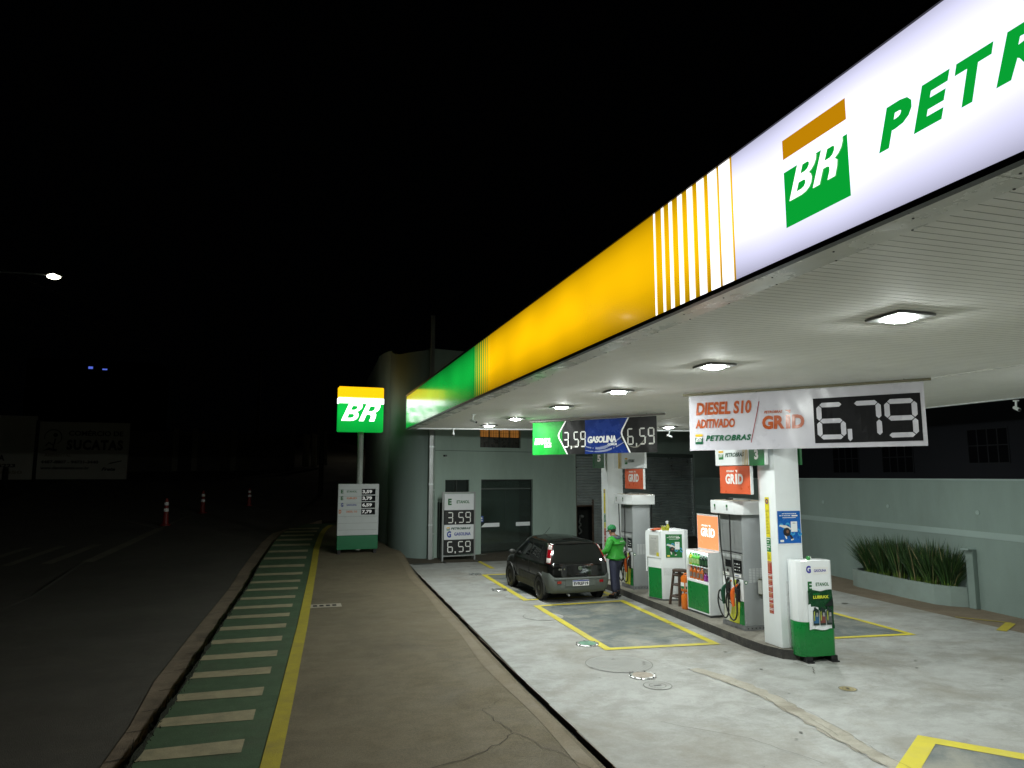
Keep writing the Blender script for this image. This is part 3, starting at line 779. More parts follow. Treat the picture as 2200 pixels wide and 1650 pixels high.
def brand_boards(xp, ya, yb, ynum0, z0, lab, num, oy0, oy1):
    """boards running along the island; ya (far) .. yb (near); the face looks towards the street"""
    t = thing('pump_sign', lab, 'sign', (xp, (ya + yb) / 2, z0), 0, 'pump signs at the pillars')
    yc = (ya + yb) / 2; L = ya - yb
    b = MB(); b.box(0, .06, -L / 2, L / 2, 0, .44, white_p, bev=.004); b.obj('board', t)
    b = MB(); b.frame((0, L / 2, 0), (0, -1, 0), (0, 0, 1)); n0 = ynum0
    if num is not None:
        a0, a1 = n0
        b.rect(a0, -.012, a1, .44, .004, gren_d); b.text(num, (a0 + a1) / 2 - .055, .09, .11, .17, white_l, z=.007, bold=.03)
    st = mat('board_stripe', (.62, .42, .07), rough=.4)
    d = -1 if n0[0] > L / 2 else 1
    for i in range(4):
        e = (n0[0] - .04 - i * .045) if d < 0 else (n0[1] + .025 + i * .06); w = (.022 - i * .004) if d < 0 else (.05 - i * .011)
        b.rect(e - (w if d < 0 else 0), 0.002, e + (0 if d < 0 else w), .438, .004, st)
    px0 = .12 if d < 0 else n0[1] + .42
    br_logo(b, px0, .11, .15); b.text('PETROBRAS', px0 + .2, .15, .58 if d < 0 else .34, .075, dgreen_l, shear=.3, bold=.02)
    b.obj('board_print', t)
    b = MB(); b.box(0.005, .055, yc - 0 - yc + (oy0 - yc), (oy1 - yc), -.50, -.012, orng, bev=.003); b.box(.004, .056, (oy0 - yc) - .012, (oy0 - yc) - .001, -.50, -.012, white_p); b.obj('lower_board', t)
    b = MB(); b.frame((0.005, oy1 - yc, -.5), (0, -1, 0), (0, 0, 1)); w = oy1 - oy0
    grid_logo(b, w * .2, .17, w * .58, white_l); b.obj('lower_print', t)
    for q in (-L / 2 + .2, L / 2 - .2):
        b = MB(); b.cyl((.03, q, .44), (.03, q, ZC - z0), .012, steel, n=8); b.obj('hanger', t)
    return t
brand_boards(7.40, 11.62, 10.14, (1.04, 1.46), 3.09, 'white and green hanging board numbered 3 with an orange board below', '3', 10.58, 11.5)
brand_boards(7.93, 17.25, 15.5, (.0, .26), 3.09, 'white hanging board with an orange board below, in front of the far pillar', None, 15.6, 16.6)
t = thing('number_plate', 'green hanging plate with a white 4 behind the right side of the near pillar', 'sign', (8.08, 10.36, 3.09), 0, 'green pump number plates')
b = MB(); b.box(0, .05, -.22, .3, 0, .44, gren_d, bev=.004); b.obj('plate', t)
b = MB(); b.frame((0, .3, 0), (0, -1, 0), (0, 0, 1)); b.text('4', .30, .09, .14, .2, white_l, bold=.03); b.obj('digit', t)
t = thing('number_plate', 'dark green hanging plate with a 5 left of the far pillar', 'sign', (7.72, 18.1, 3.12), 0, 'green pump number plates')
b = MB(); b.box(0, .32, 0, .05, 0, .5, mat('plate_dark_green', (.006, .09, .025), rough=.4), bev=.004); b.obj('plate', t)
b = MB(); b.frame((0, 0, 0), (1, 0, 0), (0, 0, 1)); b.text('5', .11, .17, .1, .19, white_l, bold=.03); b.obj('digit', t)
# ------------------------------------------------------------------ the two diagonal banners
def banner(name, A, B, zt, hgt, lab, paint, sag=.03, rodext=.1, over=0., matb=None):
    A = Vector(A); B = Vector(B); d = (B - A); L = d.length; u = d.normalized()
    t = thing('banner', lab, 'banner', (A.x, A.y, zt), math.atan2(u.y, u.x), 'price banners hanging under the canopy')
    b = MB(); b.cyl((-rodext, 0, .03), (L + rodext + over, 0, .03), .022, mat('banner_rod_' + name, (.16, .15, .09) if name == 'a' else (.12, .11, .10), rough=.5)); b.obj('rod', t, smooth=40)
    for q in (.25, L - .25):
        b = MB(); b.cyl((q, 0, .03), (q, 0, ZC - zt), .004, blk, n=6); b.obj('hanging_wire', t)
    def dz(x, y):                                   # the cloth hangs with shallow folds
        k = (y + hgt) / hgt
        return .016 * math.sin(x * 4.1 + 1) * (1 - k * .7) + .010 * math.sin(x * 11 + y * 5) * (1 - k) + (.0015 * math.sin(x * 23 + y * 9))
    nx, ny = 96, 16
    vs = [(L * i / nx, -dz(L * i / nx, -hgt * j / ny), -hgt * j / ny * (1 - .0) - sag * 0 * math.sin(math.pi * i / nx)) for j in range(ny + 1) for i in range(nx + 1)]
    fs = [[j * (nx + 1) + i, (j + 1) * (nx + 1) + i, (j + 1) * (nx + 1) + i + 1, j * (nx + 1) + i + 1] for j in range(ny) for i in range(nx)]
    back = [(p[0], p[1] + .002, p[2]) for p in vs]
    b = MB(); b.add(vs, fs, matb); b.add(back, [f[::-1] for f in fs], matb); b.obj('cloth', t, smooth=60)
    for nm, fn in paint(L, hgt):
        b = MB(); b.frame((0, 0, 0), (1, 0, 0), (0, 0, 1)); fn(b)
        # refine, then drape the print over the cloth
        bm = bmesh.new(); mi = b.mi
        vv = [bm.verts.new(p) for p in b.v]
        for f, k in zip(b.f, mi):
            try: ff = bm.faces.new([vv[i] for i in f]); ff.material_index = k
            except ValueError: pass
        for axis, step in ((0, .08), (2, .12)):
            n = int((L if axis == 0 else hgt) / step)
            for i in range(1, n):
                co = [0, 0, 0]; no = [0, 0, 0]; co[axis] = i * step * (1 if axis == 0 else -1); no[axis] = 1
                bmesh.ops.bisect_plane(bm, geom=bm.verts[:] + bm.edges[:] + bm.faces[:], plane_co=co, plane_no=no)
        for v in bm.verts: v.co.y = v.co.y * 1.8 - dz(v.co.x, v.co.z)
        me = bpy.data.meshes.new(nm); bm.to_mesh(me); bm.free()
        for mt in b.mats: me.materials.append(mt)
        o = bpy.data.objects.new(nm, me); COL.objects.link(o); o.parent = t
    return t
vinyl_w = mat('vinyl_white', (.52, .51, .56), rough=.3, var=.03, vs=2, bump=.07, bs=5)
vinyl_k = mat('vinyl_black', (.012, .012, .013), rough=.42, var=.1, bump=.12, bs=5, spec=.05)
def paint_a(L, h):
    og = mat('banner_orange', (.42, .085, .02), rough=.3, var=.05)
    dg = mat('banner_green', (.01, .10, .045), rough=.3)
    def words(b):
        k = L / 1000; Y = lambda f: -h * f
        b.text('DIESEL S10', L * .035, Y(.36), L * .265, h * .235, og, z=.005, shear=.15, bold=.02)
        b.text('ADITIVADO', L * .03, Y(.60), L * .19, h * .165, og, z=.005, shear=.15, bold=.02)
        b.poly([(L * .290, Y(.88)), (L * .294, Y(.88)), (L * .338, Y(.16)), (L * .334, Y(.16))], .005, mat('banner_line', (.25, .03, .03), rough=.4))
    def brand(b):
        Y = lambda f: -h * f
        w = L * .036
        b.rect(L * .028, Y(.745), L * .064, Y(.705), .005, ylw); b.rect(L * .028, Y(.885), L * .064, Y(.77), .005, dg); br_letters(b, L * .030, Y(.845), L * .032, h * .085, white_l, dg, .008)
        b.text('PETROBRAS', L * .078, Y(.835), L * .215, h * .105, dg, z=.005, shear=.3, bold=.03, sp=1.15)
    def grid(b): grid_logo(b, L * .345, -h * .66, L * .185, og, z=.005)
    def board(b): b.rect(L * .57, -h * .92, L * .985, -h * .17, .004, vinyl_k)
    def digits(b):
        x0 = L * .583; dw = L * .115
        for i, c in enumerate('6,79'): pass
        b.seg7('6', x0, -h * .86, dw, h * .61, vinyl_w, z=.009, th=.25)
        b.seg7('7', x0 + dw * 1.22, -h * .86, dw, h * .61, vinyl_w, z=.009, th=.25)
        b.seg7('9', x0 + dw * 2.33, -h * .86, dw * 1.05, h * .61, vinyl_w, z=.009, th=.25)
        b.poly([(x0 + dw * 1.05, -h * .70), (x0 + dw * 1.2, -h * .70), (x0 + dw * 1.2, -h * .86), (x0 + dw * 1.12, -h * .9), (x0 + dw * 1.05, -h * .86)], .009, vinyl_w)
    return [('lettering', words), ('brand_print', brand), ('logo', grid), ('price_panel', board), ('price_digits', digits)]
banner('a', (6.52, 11.0, 0), (8.78, 8.215, 0), 4.285, .945, 'long white vinyl banner with orange diesel lettering and black price squares', paint_a, matb=vinyl_w)
bgreen = mat('banner_bright_green', (.006, .20, .022), rough=.55, var=.1, vs=3, spec=.15)
bblue = mat('banner_blue', (.012, .035, .20), rough=.25, var=.25, vs=2.5)
bblack = mat('banner_black', (.014, .014, .014), rough=.45, var=.3, vs=3, bump=.08, bs=4, spec=.15)
def paint_b(L, h):
    wr = mat('ribbon_pale', (.25, .28, .40), rough=.3); gr = mat('ribbon_grey', (.16, .155, .13), rough=.3)
    def fields(b):
        b.rect(.002, -h, L * .26, -.002, .003, bgreen)
        b.poly([(L * .455, -h), (L * .80, -h), (L * .725, -h * .55), (L * .79, -.002), (L * .455, -.002)], .003, bblue)
        b.poly([(0.2 * L, -h), (L * .30, -h), (L * .215, -h * .42), (L * .28, -.002), (.2 * L, -.002)], .004, bgreen)
    def ribbons(b):
        def arc(x0, x1, y0, dip, w, m):
            n = 16; P = []
            for i in range(n + 1):
                t = i / n; P.append((x0 + (x1 - x0) * t, y0 - dip * math.sin(math.pi * (.15 + .85 * t)) + .2 * h * t * t))
            for i in range(n): b.poly([P[i], P[i + 1], (P[i + 1][0], P[i + 1][1] - w * (1 - abs(2 * i / n - 1) * .7)), (P[i][0], P[i][1] - w * (1 - abs(2 * i / n - 1) * .7))], .0045, m)
        arc(L * .30, L * .45, -h * .62, h * .16, h * .07, gr); arc(L * .46, L * .74, -h * .72, h * .12, h * .09, wr); arc(L * .46, L * .77, -h * .86, h * .08, h * .06, wr); arc(L * .80, L * .93, -h * .75, h * .1, h * .05, gr)
        for (xa, xm, xb) in ((.285, .223, .298), (.79, .735, .80)):
            P = [(xa, 0), (xm + .006, -.34), (xm, -.42), (xm + .004, -.5), (xb, -1.0)]
            for p, q in zip(P[:-1], P[1:]): b.poly([(L * p[0], h * p[1] - .002), (L * (p[0] + .012), h * p[1] - .002), (L * (q[0] + .012), h * q[1]), (L * q[0], h * q[1])], .006, white_l)
    def words(b):
        b.text('ETANOL', L * .02, -h * .69, L * .145, h * .2, white_l, z=.006, shear=.12, bold=.045, sp=.9); b.text('COMUM', L * .105, -h * .78, L * .06, h * .065, white_l, z=.006, shear=.1, bold=.02)
        b.text('GASOLINA', L * .475, -h * .69, L * .225, h * .2, white_l, z=.006, shear=.12, bold=.045, sp=.9); b.text('COMUM', L * .632, -h * .775, L * .07, h * .065, white_l, z=.006, shear=.1, bold=.02)
    def digits(b):
        b.seg7('3,59', L * .272, -h * .80, L * .19, h * .47, white_l, z=.007, th=.2); b.seg7('6,59', L * .785, -h * .78, L * .2, h * .47, mat('digit_grey', (.5, .5, .47), rough=.4), z=.007, th=.2)
    return [('colour_field', fields), ('ribbon', ribbons), ('lettering', words), ('price_digits', digits)]
banner('b', (5.78, 17.5, 0), (7.78, 14.56, 0), 4.27, .83, 'green, black and blue vinyl banner with ethanol and gasoline prices', paint_b, over=.12, matb=bblack)
teal_brightened = mat('teal_stucco_brightened', (.34, .44, .385), rough=.85, var=.08, vs=1.6, bump=.35, bs=120, dirt=.4, dirtcol=(.22, .27, .23), stretch=(1, 1, .3))  # side-wall stucco again, its colour brightened in place of light this front lacks
# ------------------------------------------------------------------ service building (local x along the front, y inwards)
sb = thing('service_building', 'grey-green service building with glass doors, a roller shutter and a rounded corner', 'building', (4.34, 24.88, 0), math.atan(.22))
def wall_mesh(b, x0, x1, z0, z1, ops, m, depth=.22, mj=None):
    xs = sorted({x0, x1} | {q for o in ops for q in o[:2]}); zs = sorted({z0, z1} | {q for o in ops for q in o[2:]})
    for a, c in zip(xs[:-1], xs[1:]):
        for d, e in zip(zs[:-1], zs[1:]):
            mx_, mz_ = (a + c) / 2, (d + e) / 2
            if any(o[0] < mx_ < o[1] and o[2] < mz_ < o[3] for o in ops): continue
            b.add([(a, 0, d), (c, 0, d), (c, 0, e), (a, 0, e)], [[0, 1, 2, 3]], m)
    for o in ops:
        p, q, r, s = o
        b.add([(p, 0, r), (p, depth, r), (p, depth, s), (p, 0, s)], [[0, 1, 2, 3]], mj or m); b.add([(q, 0, r), (q, 0, s), (q, depth, s), (q, depth, r)], [[0, 1, 2, 3]], mj or m)
        b.add([(p, 0, s), (p, depth, s), (q, depth, s), (q, 0, s)], [[0, 1, 2, 3]], mj or m); b.add([(p, 0, r), (q, 0, r), (q, depth, r), (p, depth, r)], [[0, 1, 2, 3]], mj or m)
    b.add([(x0, 0, z1), (x1, 0, z1), (x1, 5, z1), (x0, 5, z1)], [[0, 1, 2, 3]], m)
DOOR = (2.08, 4.27, .12, 2.78); BW = (.66, 1.6, 2.3, 2.77); UW = (2.03, 3.74, 3.95, 4.95); GAR = (6.23, 12.45, .0, 3.85)
b = MB(); wall_mesh(b, 0, 17.5, -.02, 7.45, [DOOR, BW, UW, GAR], teal_brightened); b.obj('wall', sb)
b = MB(); b.box(0.02, 6.0, -.012, -.001, 3.84, 3.93, teal_brightened); b.box(0.02, 6.2, -.008, -.001, 3.80, 3.815, mat('groove_dark', (.06, .08, .07), rough=.9)); b.obj('moulding', sb)
b = MB(); b.box(DOOR[0] - .02, DOOR[1] + .04, -.10, .0 - .001, -.01, .115, mat('sill_pale', (.33, .36, .30), rough=.8, var=.1)); b.obj('door_step', sb)
# rounded corner columns (world outline brought into local space)
inv = Matrix.Rotation(-math.atan(.22), 4, 'Z') @ Matrix.Translation((-4.34, -24.88, 0))
def curtain(pts, tops, name, zb=-.1):
    b = MB(); vs = []
    for (x, y), z in zip(pts, tops):
        p = inv @ Vector((x, y, 0)); vs += [(p.x, p.y, zb), (p.x, p.y, z)]
    b.add(vs, [[2 * i, 2 * i + 2, 2 * i + 3, 2 * i + 1] for i in range(len(pts) - 1)], teal); b.obj(name, sb, smooth=50)
N = 22; P = [(4.335 - 1.19 * math.cos(math.pi / 2 * i / N), 26.45 - 1.56 * math.sin(math.pi / 2 * i / N)) for i in range(N + 1)]
curtain(P, [7.28 + .30 * max(0, 1 - i / N * 2.0) ** 2 + .12 * (i / N) ** 3 for i in range(N + 1)], 'corner_wall')
P = [(2.86, 33), (2.86, 28.4)] + [(3.36 - .5 * math.cos(math.pi / 2 * i / 10), 28.4 - 2.05 * math.sin(math.pi / 2 * i / 10)) for i in range(1, 11)] + [(3.36, 26.6)]
curtain(P, [7.3, 7.5] + [7.58] * 11, 'street_wall')
b = MB()
p = [inv @ Vector(q) for q in ((2.9, 33, 0), (4.4, 26.4, 0), (9, 27, 0), (8, 33, 0))]
b.prism([(q.x, q.y) for q in p], 6.9, 7.0, mat('roof_dark', (.05, .05, .05), rough=.9)); b.obj('roof', sb)
# glazed door: two leaves, transom, pull handles
frame_d = mat('door_frame_dark', (.035, .045, .04), rough=.35, metal=.3)
dr = thing('x', None, None); dr.name = 'door'; dr.parent = sb
b = MB(); x0, x1, z0, z1 = DOOR; yy = .13
b.box(x0, x0 + .04, yy - .03, yy + .03, z0, z1, frame_d); b.box(x1 - .04, x1, yy - .03, yy + .03, z0, z1, frame_d); b.box(x0 + .04, x1 - .04, yy - .03, yy + .03, z1 - .04, z1, frame_d)
b.box(x0 + .04, x1 - .04, yy - .025, yy + .025, z1 - .36, z1 - .32, mat('transom_grey', (.10, .12, .11), rough=.4)); b.box(x0 + .04, x1 - .04, yy - .02, yy + .02, z0, z0 + .03, frame_d)
b.obj('door_frame', dr)
gm = mat('shop_glass', (.45, .58, .52), rough=.02, var=.05, rv=.01, trans=.97)
xm = (x0 + x1) / 2
for a, c in ((x0 + .05, xm - .01), (xm + .01, x1 - .05)):
    b = MB(); b.box(a, c, yy - .006, yy + .006, z0 + .04, z1 - .37, gm); b.obj('glass_leaf', dr)
b = MB(); b.box(x0 + .05, x1 - .05, yy - .006, yy + .006, z1 - .31, z1 - .05, gm); b.obj('transom_glass', dr)
for a, c, sl in ((x0 + .06, xm - .28, 1), (xm + .42, x1 - .07, 0)):
    b = MB(); b.prism([(a + (.12 if sl else 0), .0), (c, .0), (c, .14), (a + (.16 if sl else 0), .14), (a, .0)][:5], -.01, .0, white_p)
    for i, v in enumerate(b.v): b.v[i] = (v[0], yy - .008 + v[2], v[1] + 1.06)
    b.obj('push_plate', dr)
b = MB(); b.frame((x0 + .005, yy - .012, 1.25), (1, 0, 0), (0, 0, 1)); b.rect(0, 0, .15, .21, 0, mat('sign_blue', (.06, .12, .42), rough=.4)); b.disc((.075, .13, .002), .035, white_l); b.rect(.03, .03, .12, .06, .002, white_l); b.obj('door_sticker', dr)
# things dimly visible behind the glass
b = MB(); b.box(x0 - .1, x1 + .3, 1.6, 1.7, 0, 3, mat('inner_wall', (.10, .12, .11), rough=.8)); b.box(x0 + .0, x1 + .3, .25, 1.6, .1, .12, mat('inner_floor', (.2, .2, .18), rough=.4)); b.obj('interior', sb)
# windows
def window(name, o, n, m, bars, yy=.12, lab=None):
    w = thing('x', None, None); w.name = name; w.parent = sb
    if lab: w['label'] = lab
    p, q, r, s = o; b = MB()
    b.box(p, q, yy, yy + .01, r, s, m); b.obj('pane', w)
    b = MB()
    for i in range(n + 1):
        x = p + (q - p) * i / n; b.box(max(p, x - .018), min(q, x + .018), yy - .03, yy - .001, r, s, frame_d)
    for f in bars: b.box(p, q, yy - .028, yy - .003, r + (s - r) * f - .012, r + (s - r) * f + .012, frame_d)
    b.obj('window_frame', w); return w
window('window', BW, 2, glass_d, (0.02, .98), lab='small dark window above the price board')
warm = mat('warm_room', (.2, .1, .04), rough=.6, emit=(.55, .22, .04), es=.35, var=.4, vs=6)
dim = mat('window_dim', (.05, .045, .035), rough=.3, var=.2)
w = window('window', UW, 4, dim, (.36, .37), lab='dimly lit barred window just under the canopy')
b = MB(); b.box(UW[0] + .02, UW[1] - .02, .108, .117, UW[2] + .36, UW[3] - .02, warm); b.obj('lit_room', w)
b = MB()
for i in range(16): b.box(UW[0] + .05 + i * .105, UW[0] + .06 + i * .105, .05, .06, UW[2], UW[3], frame_d)
for i in range(6): b.box(UW[0], UW[1], .052, .058, UW[2] + .08 + i * .15, UW[2] + .088 + i * .15, frame_d)
b.obj('window_grille', w)
# roller shutter with its broken wicket door
rs = thing('x', None, None); rs.name = 'roller_shutter'; rs.parent = sb
b = MB(); x0, x1, z0, z1 = GAR; wick = (6.30, 7.08, .0, 1.72)
nz = int(z1 / .11); sh = mat('shutter_steel', (.74, .80, .80), rough=.33, metal=.75, var=.12, vs=2, dirt=.2, dirtcol=(.2, .2, .19))
for k in range(nz + 1):
    za = k * .11
    if za >= z1: break
    segs = [(x0 + .05, x1 - .05)] if za > wick[3] else [(wick[1] + .03, x1 - .05)]
    for a, c in segs:
        pr = [(.13, 0), (.105, .02), (.10, .045), (.115, .07), (.14, .09), (.145, .11)]
        vs = [(xx, yv, za + dz_) for yv, dz_ in pr for xx in (a, c)]
        b.add(vs, [[2 * i, 2 * i + 1, 2 * i + 3, 2 * i + 2] for i in range(len(pr) - 1)], sh)
b.obj('slats', rs, smooth=40)
b = MB(); b.box(x1 - .05, x1, .04, .2, 0, z1, galv); b.obj('guide_rail', rs)
b = MB(); b.box(x0, x0 + .05, .04, .2, 0, z1, mat('rail_rust', (.13, .11, .09), rough=.6, dirt=.5, dirtcol=(.16, .07, .03))); b.obj('guide_rail', rs)
b = MB(); b.box(x0 + .05, x1 - .05, .02, .2, z1 - .16, z1 - .01, mat('shutter_box', (.10, .13, .115), rough=.7)); b.obj('shutter_header', rs)
b = MB(); rust = mat('rusty_frame', (.10, .07, .05), rough=.8, var=.4, dirt=.6, dirtcol=(.14, .06, .025))
b.box(wick[0] - .03, wick[0] + .01, .06, .14, 0, wick[3] + .03, rust); b.box(wick[1] - .01, wick[1] + .03, .06, .14, 0, wick[3] + .26, rust); b.box(wick[0] + .011, wick[1] - .011, .06, .14, wick[3], wick[3] + .035, rust); b.obj('wicket_frame', rs)
b = MB(); b.box(wick[0] - .05, wick[1] + .06, .85, .9, 0, wick[3] + .3, mat('hole_dark', (.008, .01, .008), rough=.9)); b.obj('dark_opening', rs)
b = MB(); r = random.Random(9)
pts = [(6.72 + r.uniform(-.05, .12), .5, 1.25 - .09 * i) for i in range(8)]
b.tube(pts, .035, mat('hanging_rag', (.12, .13, .12), rough=.8, var=.4), n=6, smooth=1); b.ball((6.82, .5, 1.3), .1, MATS['hanging_rag'], sz=.7); b.obj('hanging_rag', rs)
b = MB(); b.box(6.35, 12.4, .6, .65, -.02, 3.8, MATS['hole_dark']); b.obj('garage_back', sb)
# steel post and drainpipe at the corner
t = thing('steel_post', 'tall dark steel post at the rounded corner rising above the canopy', 'post', (4.42, 24.76, 0))
b = MB(); b.box(-.07, .07, -.04, .04, 0, 8.6, steel, bev=.006); b.box(-.075, .075, -.045, .045, 8.6, 8.62, steel)
for z in (1.2, 2.6, 3.9): b.box(-.078, .078, -.045, .05, z, z + .05, galv)
b.obj('post_shaft', t)
t = thing('drainpipe', 'pale grey drainpipe on the building corner beside the steel post', 'pipe', (4.53, 24.82, 0))
b = MB(); b.cyl((0, 0, .02), (0, 0, 4.5), .045, mat('pipe_pale', (.26, .32, .28), rough=.6), n=12); b.obj('pipe', t, smooth=40)
b = MB()
for z in (.9, 2.4, 3.9): b.cyl((0, 0, z), (0, 0, z + .04), .055, galv, n=12)
b.obj('pipe_clip', t)
# wall-mounted small box
t = thing('wall_lamp', 'tiny dark wall fitting on the green wall above the price board', 'wall fitting', (4.95, 24.99, 3.62), math.atan(.22))
b = MB(); b.box(-.06, .06, -.07, 0, -.03, .03, blk, bev=.01); b.cyl((0, -.07, 0), (0, -.1, -.01), .02, grey_l, n=10); b.obj('fitting', t)
# ------------------------------------------------------------------ low side wall with band
wx = lambda y: 14.3 + (y - 11.2) * .129
lw = thing('side_wall', 'low grey-green rendered wall with a paler band along the right of the forecourt', 'wall', (0, 0, 0))
b = MB(); b.prism([(wx(-12), -12), (wx(27.4), 27.4), (wx(27.4) + .2, 27.4), (wx(-12) + .2, -12)], 0, 2.80, teal); b.obj('wall', lw)
b = MB(); b.prism([(wx(-12) - .012, -12), (wx(27.3) - .012, 27.3), (wx(27.3) - .002, 27.3), (wx(-12) - .002, -12)], 1.55, 1.69, teal_lt); b.obj('band', lw)
b = MB(); b.prism([(wx(-12) - .02, -12), (wx(27.35) - .02, 27.35), (wx(27.35) + .22, 27.35), (wx(-12) + .22, -12)], 2.803, 2.84, teal_lt); b.obj('coping', lw)
for y, z in ((18.1, 2.13), (15.25, 2.12), (12.35, 2.10)):
    b = MB(); b.cyl((wx(y) - .02, y, z), (wx(y) - .001, y, z), .048, teal_lt, n=16); b.obj('pipe_cap', lw, smooth=40)
# neighbouring dark house beyond the wall
nh = thing('neighbour_house', 'dark unlit house with barred windows beyond the low side wall', 'house', (18.6, 14, 0))
nb = mat('house_dark', (.024, .026, .034), rough=.9, var=.15, vs=2, bump=.2)
b = MB(); b.box(0, 9, -12, 10, 0, 9.5, nb); b.obj('wall', nh)
for yc, zc in ((1.4, 3.75), (6.9, 3.5), (4.6, 3.5), (-3.5, 3.75)):
    w = thing('x', None, None); w.name = 'window'; w.parent = nh
    b = MB(); b.box(-.012, -.002, yc - .62, yc + .62, zc - .5, zc + .5, mat('unlit_pane', (.006, .006, .008), rough=.9, spec=.1)); b.obj('pane', w)
    b = MB()
    for i in range(5): b.box(-.03, -.013, yc - .63 + i * .31, yc - .60 + i * .31, zc - .5, zc + .5, mat('house_frame', (.018, .02, .025), rough=.7))
    for zz in (-.5, 0, .47): b.box(-.029, -.014, yc - .63, yc + .64, zc + zz, zc + zz + .03, MATS['house_frame'])
    b.obj('window_frame', w)
# ------------------------------------------------------------------ planter and its grassy plants
pl = thing('planter', 'grey-green built-in planter curving along the side wall', 'planter', (0, 0, 0))
out = [(wx(16.4) - .0, 16.4), (14.5, 16.28), (14.34, 16.12), (14.24, 15.85), (14.16, 15.0), (14.06, 14.0), (14.02, 13.25), (14.16, 12.95), (14.40, 12.72), (wx(12.7), 12.70)]
inn = [(wx(16.3) , 16.3), (14.58, 16.18), (14.43, 16.05), (14.34, 15.8), (14.26, 15.0), (14.16, 14.0), (14.13, 13.3), (14.24, 13.03), (14.44, 12.82), (wx(12.8), 12.80)]
b = MB(); vs = []
for (a, c), (d, e) in zip(out, inn): vs += [(a, c, 0), (a, c, .43), (d, e, .43), (d, e, .2)]
b.add(vs, [[4 * i + k, 4 * i + k + 1, 4 * i + 5 + k, 4 * i + 4 + k][::-1] for i in range(len(out) - 1) for k in range(3)], mat('planter_render', (.235, .30, .275), rough=.85, var=.08, vs=2, bump=.3, bs=80, dirt=.35, dirtcol=(.13, .14, .11))); b.obj('planter_wall', pl)
b = MB(); b.poly([(p[0] + .0, p[1]) for p in inn], .34, mat('planter_soil', (.03, .022, .014), rough=1, bump=.8, bs=30)); b.obj('soil', pl)
t = thing('stub_post', 'short grey-green stub post at the near end of the planter', 'post', (14.42, 12.58, 0))
b = MB(); b.box(-.07, .12, -.09, .09, 0, 1.27, teal, bev=.008); b.obj('post', t)
b = MB(); b.box(-.19, .13, -.1, .1, 1.275, 1.30, teal_lt); b.obj('cap', t)
blade_m = [mat('blade_%s' % n, c, rough=.5, var=.25, vs=3) for n, c in (('dark', (.016, .045, .011)), ('mid', (.03, .08, .017)), ('light', (.06, .12, .024)))]
stem_m = mat('blade_base', (.12, .20, .03), rough=.5, var=.25, vs=6)
dry_m = mat('blade_dry', (.24, .2, .1), rough=.7)
def tuft(x, y, hgt, spread, nb_, seed, lab, lean=(0, 0)):
    r = random.Random(seed); b = MB()
    for i in range(nb_):
        a = r.uniform(0, 2 * math.pi); rad = r.random() ** .6
        bx, by = .10 * rad * math.cos(a), .16 * rad * math.sin(a)
        L = hgt * r.uniform(.5, 1.08); sp = spread * (r.random() ** .8) * (.35 + .65 * rad)
        dx_, dy_ = math.cos(a) * sp + lean[0] * r.random(), math.sin(a) * sp * 1.25 + lean[1] * r.random()
        droop = r.uniform(0, .22) * (1 + 2.6 * (r.random() < .12)); w = r.uniform(.008, .015); n = 5
        m = dry_m if r.random() < .045 else blade_m[r.choices((0, 1, 2), (5, 4, 1))[0]]
        ca = r.uniform(0, math.pi); wx_, wy_ = math.cos(ca) * w, math.sin(ca) * w
        vs = []
        for k in range(n + 1):
            q = k / n; px, py = bx + dx_ * q ** 1.6, by + dy_ * q ** 1.6; pz = L * q - droop * q ** 3 * L
            s_ = (1 - q) ** .55 if k else .8
            vs += [(px - wx_ * s_, py - wy_ * s_, pz), (px + wx_ * s_, py + wy_ * s_, pz)]
        b.add(vs[:4], [[0, 1, 3, 2]], stem_m if r.random() < .6 and m is not dry_m else m)
        b.add(vs[2:], [[2 * k, 2 * k + 1, 2 * k + 3, 2 * k + 2] for k in range(n - 1)], m)
    o = b.obj('spiky_plant', loc=(x, y, .34)); tag(o, lab, 'plant', 'spiky plants in the planter')
spots = [(14.60, 15.75, 1.02, .46, 620, (-.1, .22), 'far left tuft of spiky grass in the planter, fanning outward'), (14.52, 15.2, 1.08, .36, 560, (0, 0), 'spiky green tuft second from the far end of the planter'),
         (14.46, 14.65, 1.16, .36, 600, (0, 0), 'tallest spiky green tuft, near the middle of the planter'), (14.40, 14.1, 1.05, .36, 560, (0, 0), 'spiky green tuft just right of the tallest one in the planter'),
         (14.34, 13.6, 1.13, .38, 600, (0, 0), 'dense spiky tuft second from the near end of the planter'), (14.36, 13.15, 1.06, .44, 620, (.0, -.25), 'near right spiky tuft leaning over the stub post')]
for i, (x, y, hg, sp, n, ln, lb) in enumerate(spots): tuft(x, y, hg, sp, n, 40 + i, lb, ln)
